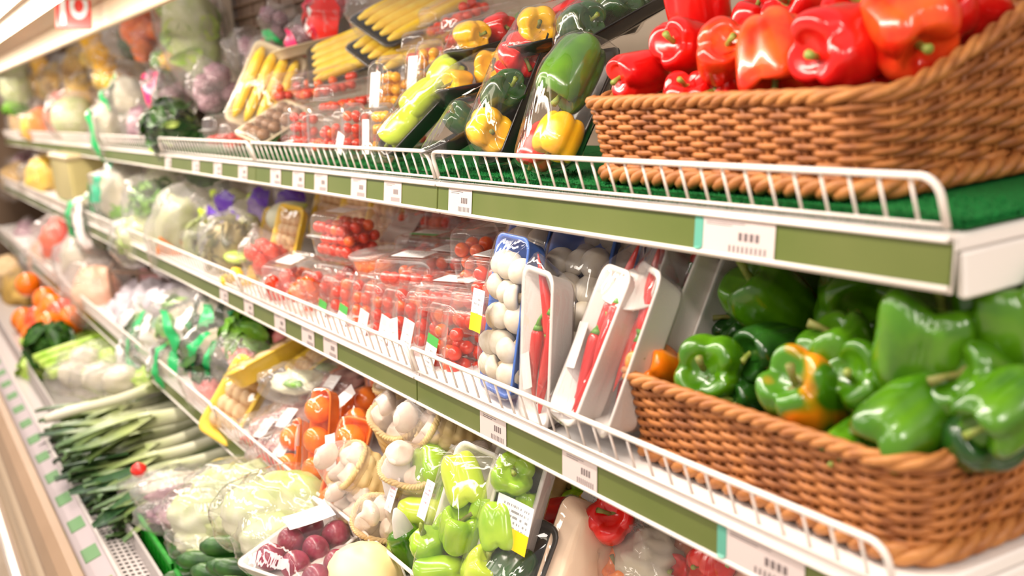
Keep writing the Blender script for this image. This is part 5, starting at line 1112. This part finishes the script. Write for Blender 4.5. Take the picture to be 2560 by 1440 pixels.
PINKV = mat('pink_veg', (214, 84, 92), .35, coat=.2, rgb2=(240, 180, 170), nscale=8)
bag(at('C', 530, 960, .075, 20, 20, 0), 'clear pack of pink and red vegetables at the lower fence', .26, .18, .22, [('pink_piece', lump_mesh(.1, .1, .14, 114 + q, .3), PINKV, T(-.06 + .06 * q, 0, 0)) for q in range(3)], 114, neck=False)
bag(at('C', 615, 900, .15, 20, 20, 0), 'clear pack of pink vegetables above the first pink one', .26, .2, .18, [('pink_piece', lump_mesh(.1, .1, .1, 118 + q, .3), PINKV, T(-.06 + .06 * q, 0, 0)) for q in range(3)], 118, neck=False)
for q, (px, py, t) in enumerate(((715, 845, .26), (760, 862, .27), (790, 885, .27), (690, 850, .28), (740, 880, .24))):
    thing('pink_potato', ['pink potato under the middle strip, first from the cauliflower', 'pink potato under the middle strip above the long yellow tray', 'pink potato half hidden by the strip', 'pink potato beside the green leaves', 'pink potato resting low behind the yellow tray'][q], 'potato', at('C', px, py, t, 20 * q, 30 * q, 0), lump_mesh(.09, .08, .075, 122 + q, .15), mat('pink_potato', (206, 100, 104), .4, rgb2=(222, 140, 136), nscale=30))
# cauliflowers in green printed film
cf = [(392, 880, .085, .30, 'cauliflower in green striped film lowest at the lower fence', 0), (470, 815, .12, .30, 'cauliflower in green striped film in the middle of its row', 1), (560, 800, .19, .28, 'cauliflower in green striped film beside the pink potatoes', 2), (390, 810, .13, .26, 'cauliflower with a bright green flap of film', 3), (540, 870, .10, .20, 'white cauliflower head bulging out of green leaves', 4), (450, 905, .07, .22, 'cauliflower in film with green bands hanging at the fence', 5)]
for px, py, t, s, lab, q in cf:
    bag(at('C', px, py, t, 20, 0, 30 * q), lab, s * 1.02, s * .9, s * .84, [('floret_head', lump_mesh(s * .74, s * .66, s * .6, 130 + q, .12, 4, fine=.10, ff=12), FLORET, None), ('green_leaves', leafy_mesh(s * .86, s * .76, s * .66, 18, 140 + q, .09, .12), LEAFM if q % 2 else LEAFD, T(0, 0, -.02))], 130 + q, neck=False, strips=[(PRG, 4.9 - .52 * q + .5, .26, .15, .8), (PRG, 6.0 - .52 * q, .26, .25, .8), (PRW, 4.2 - .52 * q + .5, .4, .2, .6)], name='cauliflower', cat='cauliflower', film=BAG)
thing('leafy_bunch', 'green leafy bunch between the cauliflowers and pink potatoes', 'leafy greens', at('C', 640, 850, .20), leafy_mesh(.22, .2, .2, 50, 150, .07, .10), LEAFM)
# white bulbs with wire dividers and the pink card further along
LIL = mat('lilac_white', (178, 164, 172), .45, rgb2=(200, 190, 196), nscale=8)
for q, (px, py, t) in enumerate(((330, 770, .15), (370, 775, .14), (410, 760, .17), (450, 755, .20), (490, 760, .22), (340, 800, .11), (305, 785, .13), (385, 740, .22), (530, 775, .23), (350, 740, .24))):
    thing('wrapped_bulb', ['lilac-white wrapped bulb beside the wire divider', 'lilac-white wrapped bulb second in the white heap', 'lilac-white wrapped bulb below the pink card', 'lilac-white wrapped bulb under the card end', 'lilac-white wrapped bulb behind the cauliflowers', 'lilac-white wrapped bulb lowest in the white heap', 'lilac-white wrapped bulb between the wires', 'lilac-white wrapped bulb topmost against the pink card', 'lilac-white wrapped bulb last before the leafy bunch', 'lilac-white wrapped bulb beside the divider top'][q], 'bulb', at('C', px, py, t), lump_mesh(.19, .17, .16, 160 + q, .18, fine=.05), LIL)
thing('price_board', 'pink card panel behind the lilac-white bulbs', 'card', at('C', 400, 725, .30, 90, 0, 0), mesh('price_board', box(.9, .14, .006, .003), False), PINKBACK)
dv = thing('wire_divider', 'brown wire divider between pale bags and lilac-white bulbs', 'divider', at('C', 290, 760, .12))
for i in range(4): part(dv, 'wire', cached('dvw', lambda: mesh('wire', tube([(0, 0, -.14), (0, 0, .16), (0, .03, .19)], .008, 6))), RACK, T(.18 * i - .05, .10 * i, 0))
part(dv, 'cross_wire', mesh('cross_wire', tube([(-.05, 0, .15), (.5, .3, .15)], .008, 6)), RACK)
for q, (px, py, t, w_, h_, m, lab) in enumerate([(215, 660, .12, .5, .42, WHITEV, 'pale cream bag past the wire divider'), (170, 630, .20, .4, .3, FLORET, 'small cream bag above the pale cream one'), (120, 660, .10, .36, .4, mat('peach_veg', (226, 150, 110), .5, rgb2=(240, 200, 170), nscale=8), 'peach coloured net bag past the pale bags'), (245, 735, .08, .34, .34, mat('peach_veg', (1, 1, 1)), 'pale peach bag at the lower fence by the divider'), (75, 590, .18, .5, .3, PURM, 'bag of purple roots in the far dark corner'), (150, 590, .26, .5, .3, WHITEV, 'pale bag at the back of the far section'), (255, 610, .30, .6, .3, WHITEV, 'row of pale wrapped heads at the back of the far section'), (155, 600, .10, .16, .3, PM['orangered'], 'orange-red strip of carrots standing past the pale bag'), (320, 650, .34, .5, .26, FLORET, 'cream bag under the middle strip past the wires')]):
    bag(at('C', px, py, t), lab, w_, .32, h_, [('contents', lump_mesh(w_ * .8, .24, h_ * .8, 180 + q, .25), m, None)], 180 + q, film=MILKY if q in (0, 1, 6) else BAG, neck=q % 2 == 0)
# ================================================================ BOTTOM DECK
CRATE = mat('green_crate', (30, 150, 36), .35, .5, coat=.1, rgb2=(44, 170, 44), nscale=2)
def crate(M, lab, w=.56, d=.40, h=.14):
    root = thing('plastic_crate', lab, 'crate', M)
    def wall(L_, h_):
        q = [box(L_, .012, .024, .004, (0, 0, h_ - .012)), box(L_, .010, .022, .004, (0, 0, .011))]
        n = int(L_ / .055)
        for i in range(n + 1): q.append(box(.014, .010, h_, .003, (-L_ / 2 + .007 + (L_ - .014) * i / n, 0, h_ / 2)))
        q.append(box(L_, .004, h_ * .62, .001, (0, .004, h_ * .36)))
        return mesh('crate_side', join(*q), False)
    part(root, 'base', mesh('base', box(w, d, .008, .004, (0, 0, .004)), False), CRATE)
    for y in (-1, 1): part(root, 'crate_side', wall(w, h), CRATE, T(0, y * d / 2, 0) @ E(0, 0, 180 if y > 0 else 0))
    for x in (-1, 1): part(root, 'crate_side', wall(d - .02, h), CRATE, T(x * w / 2, 0, 0) @ E(0, 0, 90 * x))
    return root
DX = lambda px, py, n: G('D', px, py, n).x
cx0 = G('D', 395, 1350, .10)
for i, lab in enumerate(['green plastic crate of cucumbers and chinese cabbage on the bottom deck', 'green plastic crate under the leek pile', 'green plastic crate of fennel past the leeks', 'green plastic crate of celery and oranges at the far end', 'green plastic crate under the red onion tray']):
    x = (-2.62 - .62 * i) if i < 4 else -1.98
    crate(FR['D'] @ T(x, .222, -.035), lab, .58, .44, .10)
# leeks
for q in range(27):
    row = q // 9; x = -4.62 + .145 * (q % 9) + .06 * (row % 2); z = .035 + .042 * row
    thing('leek', 'long leek, white root end to the back, in the bottom deck pile', 'leek', on('D', x, .20 + .02 * ((q * 5) % 3), z, 0, 0, -90 + ((q * 7) % 9 - 4) * 1.6) @ E(0, 7, 0), cached(('leek', q % 4), lambda q=q: leek_mesh(q % 4)), LEEK, 'leeks in the pile')
thing('leek', 'topmost leek with its pale root end turned towards the aisle', 'leek', on('D', -4.30, .16, .20, 0, 0, 96) @ E(0, -5, 0), leek_mesh(9), LEEK)
thing('leek', 'big leek with a broad dark leaf across the pile top', 'leek', on('D', -3.98, .24, .185, 0, 4, -82) @ S(1.2, 1.6, 1.5), leek_mesh(11), LEEK)
lgm = mesh('leek_greens', loft([[(x * 1.0, s_ * w, z) for s_, z in ((-1, .012 + .02 * u), (0, .02 * u), (1, .012 + .02 * u))] for u, x, w in [(i / 8, .20 * i / 8, .024 * (1 - .6 * (i / 8) ** 2)) for i in range(9)]], False, False, False))
for q in range(20):
    x = -4.55 + 1.2 * ((q * 7) % 20) / 20; z = .03 + .09 * ((q * 5) % 9) / 9
    thing('leek_greens', 'dark green leek leaf hanging out over the crate front', 'leek leaf', on('D', x, .03 + random.uniform(-.02, .04), z, 0, random.uniform(5, 35), -90 + random.uniform(-35, 35)) @ E(random.uniform(-60, 60), 0, 0), lgm, LEAFB, 'hanging leek leaves')
# chinese cabbages, wrapped things
def cab(px, py, t, lab, w_=.22, h_=.15, rz=0, seed=0, wrap=True):
    root = thing('chinese_cabbage', lab, 'cabbage', at('D', px, py, t, 0, 0, rz)); 
    def f(v):
        th = math.atan2(v.z, v.y); n = .07 * abs(math.cos(5 * th + 2 * v.x + seed)) + .12 * nz(v, 2.4, seed)
        return Vector((v.x * w_ / 2, v.y * .075, v.z * h_ / 2)) * (.95 + n)
    part(root, 'head', mesh('head', sphere(1, 36, 24, f)), CABB); part(root, 'outer_leaf', lump_mesh(w_ * .6, .10, h_ * .5, seed + 60, .2), LEAFP, T(w_ * .24, -.035, -.01))
    if wrap: part(root, 'film', bag_mesh(w_ * 1.12, .19, h_ * 1.14, seed, .12, False), FILM)
for a in [(525, 1290, .11, 'wrapped chinese cabbage bulging in the middle of its crate', .22, .15, 60, 1), (655, 1285, .13, 'wrapped chinese cabbage under the lower price strip', .20, .15, 40, 2), (515, 1345, .09, 'white wrapped cabbage lying in front of the cucumbers', .17, .085, 30, 3), (725, 1275, .19, 'pale cabbage half hidden by the lower fence', .24, .18, 40, 4), (600, 1235, .19, 'pale green cabbage behind the bulging one', .26, .16, 60, 5), (660, 1215, .24, 'cabbage with bright green leaves under the lower fence', .2, .14, 60, 6), (700, 1345, .14, 'cabbage behind the red onion tray', .18, .13, 60, 7)]:
    cab(*a[:4], a[4], a[5], a[6], a[7])
bag(at('D', 490, 1232, .14, 0, 0, 70), 'long purple striped vegetable in clear film behind the cabbages', .34, .12, .11, [('purple_root', lump_mesh(.28, .07, .06, 200, .2), AUB, None)], 200, neck=False)
bag(at('D', 440, 1290, .07, 0, 0, 40), 'clear film pack of purple leaves at the crate edge', .24, .14, .10, [('purple_leaves', lump_mesh(.18, .09, .06, 201, .4), PURM, None)], 201, neck=False)
rt = bag(at('D', 368, 1238, .05, 10, 0, 0), 'beige root in film with a red tied top at the crate edge', .12, .11, .20, [('beige_root', lump_mesh(.10, .08, .11, 202, .2), BEIGE, T(0, 0, -.04)), ('red_top', lump_mesh(.05, .045, .04, 203, .2), PRR, T(0, 0, .085))], 202)
bag(at('D', 592, 1190, .22, 0, 0, 60), 'clear bag of pale stalks over the leek roots', .20, .14, .10, [('pale_stalks', lump_mesh(.16, .1, .06, 204, .2), LEAFL, None)], 204, neck=False, film=BAG)
bag(at('D', 450, 1215, .14, 0, 0, 60), 'clear bag of beige roots beside the leek ends', .34, .2, .12, [('beige_roots', lump_mesh(.28, .14, .08, 205, .2), WHITEV, None)], 205, neck=False, film=BAG)
# cucumbers
for q, (px, py, t, rx, rz, lab) in enumerate([(600, 1352, .125, 0, 60, 'cucumber on top of the heap with its rounded end up'), (540, 1385, .085, 0, 60, 'cucumber lying under the topmost one'), (615, 1405, .105, 0, 50, 'cucumber in the middle of the heap'), (528, 1368, .10, 0, 70, 'dark cucumber behind the white cabbage'), (565, 1425, .075, 0, 40, 'cucumber lowest in the heap'), (640, 1400, .12, 0, 60, 'cucumber beside the red onion tray'), (690, 1335, .16, 0, 30, 'green cucumber under the lower price strip'), (500, 1425, .06, 0, 80, 'cucumber at the crate wall'), (640, 1450, .08, 0, 50, 'cucumber under the onion tray corner'), (720, 1310, .20, 0, 20, 'bright green cucumber half hidden by the strip')]):
    thing('cucumber', lab, 'cucumber', at('D', px, py, t, 0, 84, rz), cached(('cuk', q % 3), lambda q=q: stick_mesh(.20, .027, q, .95, .05 + .03 * (q % 3), 14)), CUKE)
# red onions in a white tray
def oni(M): return thing('red_onion', 'red onion under film in the white tray on the bottom deck', 'onion', M @ S(.062), cached('onion', lambda: mesh('red_onion', sphere(.5, 18, 12, lambda v: Vector((v.x, v.y, v.z * .86 + (.35 * max(0, v.z - .8)) - (.3 * max(0, -v.z - .9))))))), ONION, 'red onions in the white tray')
tray_pack(at('D', 772, 1395, .155, 10, 4, 28), 'white foam tray of red onions with a white label on the bottom deck', FOAM, [(T(-.035 + .07 * (q % 2), -.07 + .062 * (q // 2), .036) @ E(40 * q, 20 * q, 0), oni) for q in range(6)], .17, .24, .036, .006, .016, labels=[lab_on(-.01, .03, .080, .10, .06, 0, 0, 60, PLAIN)], cat='foam tray', name='foam_tray', lip=.004)
thing('cream_squash', 'cream coloured squash beside the red onion tray', 'squash', at('D', 912, 1436, .19), lump_mesh(.16, .14, .12, 210, .1), mat('cream_squash', (240, 212, 150), .45, rgb2=(246, 224, 176), nscale=6))
tray_pack(at('D', 838, 1492, .15, 6, 0, 28), 'second white tray of red onions below the cream squash', FOAM, [(T(-.035 + .07 * (q % 2), -.07 + .062 * (q // 2), .036) @ E(40 * q, 20 * q, 0), lambda M: thing('red_onion', 'red onion in the second white tray', 'onion', M @ S(.062), CACHE['onion'], ONION, 'red onions in the second tray')) for q in range(6)], .17, .24, .036, .006, .016, cat='foam tray', name='foam_tray', lip=.004)
# fennel, celery, oranges further along
for q, (px, py, t) in enumerate(((210, 935, .12), (275, 945, .16), (330, 950, .20), (240, 900, .18))):
    bag(at('D', px, py, t, 0, 0, 60), ['fennel in clear film above the leek tips', 'fennel in clear film, second past the leeks', 'fennel in clear film under the lower fence', 'fennel in clear film behind the first ones'][q], .30, .2, .18, [('fennel_bulb', lump_mesh(.14, .12, .12, 220 + q, .15), WHITEV, T(-.04, 0, 0)), ('green_stalks', lump_mesh(.16, .12, .10, 225 + q, .4), LEAFL, T(.08, 0, 0))], 220 + q, film=BAG)
for q in range(7):
    thing('celery', 'pale green celery bunch in the crate past the fennel', 'celery', at('D', 150 + 14 * q, 830 + 11 * q, .18 + .01 * (q % 3), 0, 80, 80 + 4 * q), cached('celery', lambda: mesh('celery', join(*[tube([(.012 * math.cos(a) * (1 + .3 * i / 6), .012 * math.sin(a) * (1 + .3 * i / 6), -.2 + .4 * i / 6) for i in range(7)], [.010, .012, .012, .011, .010, .009, .006], 8) for a in [q_ * 1.05 for q_ in range(6)]]))), LEAFL, 'celery bunches')
for q in range(3):
    thing('leafy_bunch', ['lime green leafy bunch at the crate front below the celery', 'dark leafy bunch beside the oranges', 'yellow-green leafy bunch hanging over the rail'][q], 'leafy greens', at('D', (115, 130, 110)[q], (920, 862, 960)[q], (.06, .09, .04)[q]), leafy_mesh(.3, .2, .16, 40, 230 + q, .09, .14), (LEAFL, LEAFD, LEAFM)[q])
for q, (px, py, t) in enumerate([(95, 800, .12), (120, 790, .15), (75, 815, .09), (105, 830, .09), (135, 770, .18), (115, 750, .2), (150, 790, .18), (60, 800, .1), (90, 840, .07), (165, 780, .22), (125, 815, .11), (180, 800, .22)]):
    thing('orange', 'orange tomato-like fruit in the heap at the far end of the deck', 'fruit', at('D', px, py, t), cached('bigorange', lambda: mesh('orange', sphere(.075, 16, 12))), TOMX if q % 3 else PM['orangered'], 'orange fruit in the far heap')
thing('fruit_bag', 'brown bag of potatoes behind the orange fruit heap', 'bag', at('D', 60, 735, .24), lump_mesh(.8, .3, .34, 240, .25), mat('brown_veg', (1, 1, 1)))
thing('fruit_bag', 'pale brown bag of roots past the orange fruit heap', 'bag', at('D', 30, 690, .22), lump_mesh(.8, .3, .3, 241, .25), BEIGE)
thing('tomato', 'orange-red tomato alone below the lower fence', 'tomato', at('D', 70, 712, .16), mesh('tomato', sphere(.075, 16, 12)), TOMX)
# price tags on the strips
for k, px, lab, w_, h_, teal in [
    ('A', 1150, 'white price tag at the start of the upper strip section under the basket', .100, .044, False), ('A', 982, 'white price tag under the lime pepper tray', .095, .044, False), ('A', 897, 'white price tag under the red clamshell at the fence', .095, .044, False), ('A', 803, 'white price tag under the rounded tomato tub', .095, .044, False), ('A', 747, 'white price tag under the shiny tomato pack', .095, .044, False), ('A', 690, 'white price tag under the brown mushroom tray', .095, .044, False), ('A', 608, 'white price tag under the dull red clamshell', .095, .044, False), ('A', 545, 'white price tag just past the leafy bunch, upper strip', .098, .044, False), ('A', 490, 'white price tag under the leafy bunch', .098, .044, False), ('A', 420, 'white price tag before the green printed lettuce bag', .098, .044, False), ('A', 1835, 'large pale price tag with a teal corner under the red pepper basket', .155, .044, True),
    ('B', 1232, 'price tag under the mushroom trays on the middle strip', .098, .044, False), ('B', 1448, 'price tag under the chili trays on the middle strip', .100, .044, False), ('B', 1900, 'large price tag with a teal corner under the green pepper basket', .155, .044, True), ('B', 826, 'price tag under the second standing clamshell', .095, .044, False), ('B', 770, 'price tag under the first standing clamshell', .095, .044, False), ('B', 700, 'price tag under the tied tomato pack', .095, .044, False), ('B', 622, 'price tag under the sprouts', .095, .044, False), ('B', 560, 'price tag under the white salad bag', .095, .044, False),
    ('C', 800, 'faint price tag under the lowest orange tray', .095, .044, False), ('C', 660, 'faint price tag under the lower yellow tray', .095, .044, False)]:
    price_tag(k, px, lab, w_, h_, teal)
# the tomatoes seen only as a mass inside the rearmost boxes
sv = [v.co.copy() for v in cached('tom', tom_mesh).vertices]; sf = [tuple(p.vertices) for p in CACHE['tom'].polygons]
lowv = sphere(.5, 12, 8); allf = []; cnt = []
for c in 'ro':
    for m_ in CLUSTER[c]: allf.append(xf(lowv, m_))
    cnt.append(len(CLUSTER[c]) * len(lowv[1]))
tfm = mesh('tomato_fill', join(*allf)); tfm.materials.append(None)
tfm.polygons.foreach_set('material_index', [0] * cnt[0] + [1] * cnt[1])
tf = thing('tomato_fill', 'red and orange cherry tomatoes massed inside the rear clamshells', 'tomatoes', Matrix(), tfm, TM['r'], kind='stuff')
tf.material_slots[1].link = 'OBJECT'; tf.material_slots[1].material = TM['o']
print('individual tomatoes', NT[0], 'massed', {k: len(v) for k, v in CLUSTER.items()})
# ================================================================ light
w = bpy.data.worlds.new('store_air'); sc.world = w; w.use_nodes = True
bg = w.node_tree.nodes['Background']; bg.inputs[0].default_value = lin((255, 245, 238)); bg.inputs[1].default_value = 1.0
lampm = emit('ceiling_lamp_glow', (255, 244, 232), 3.0)
for i, (x, y) in enumerate(((-.6, -1.0), (-3.4, -1.0), (-6.2, -1.0), (.9, -2.6), (-2.6, -2.6), (-5.4,-2.6), (2.3, -.3), (2.3, 1.3))):
    cl = thing('ceiling_lamp', ['long ceiling lamp over the aisle by the open end of the shelves', 'long ceiling lamp over the aisle by the tomato shelves', 'long ceiling lamp over the far part of the aisle', 'long ceiling lamp over the next aisle by the open end', 'long ceiling lamp over the middle of the next aisle', 'long ceiling lamp over the far part of the next aisle', 'long ceiling lamp past the open end of the shelves, over the aisle', 'long ceiling lamp past the open end of the shelves, in line with them'][i], 'lamp', T(x, y, 3.0))
    part(cl, 'housing', cached('lamp_h', lambda: mesh('housing', box(2.2, .34, .06, .01, (0, 0, .05)), False)), WHITE)
    part(cl, 'diffuser', cached('lamp_d', lambda: mesh('diffuser', box(2.1, .28, .016, .004, (0, 0, .012)), False)), lampm)
    arealight('lamp_light', cl, 2.1, .28, (120 if x > 2 else 50) if y > -2 else 78, T(0, 0, -.01) @ E(0, 0, 0))
vs = sc.view_settings; sc.display_settings.display_device = 'sRGB'
vs.view_transform = 'Standard'; vs.look = 'None'; vs.gamma = 1; vs.use_curve_mapping = False; vs.exposure = -.72
cy = sc.cycles
cy.max_bounces = 7; cy.diffuse_bounces = 3; cy.glossy_bounces = 3; cy.transmission_bounces = 2; cy.transparent_max_bounces = 14
cy.caustics_reflective = False; cy.caustics_refractive = False; cy.sample_clamp_indirect = 4; cy.sample_clamp_direct = 30
cy.use_denoising = True
try: cy.denoiser = 'OPENIMAGEDENOISE'
except Exception: pass
cy.use_adaptive_sampling = True; cy.adaptive_threshold = .02
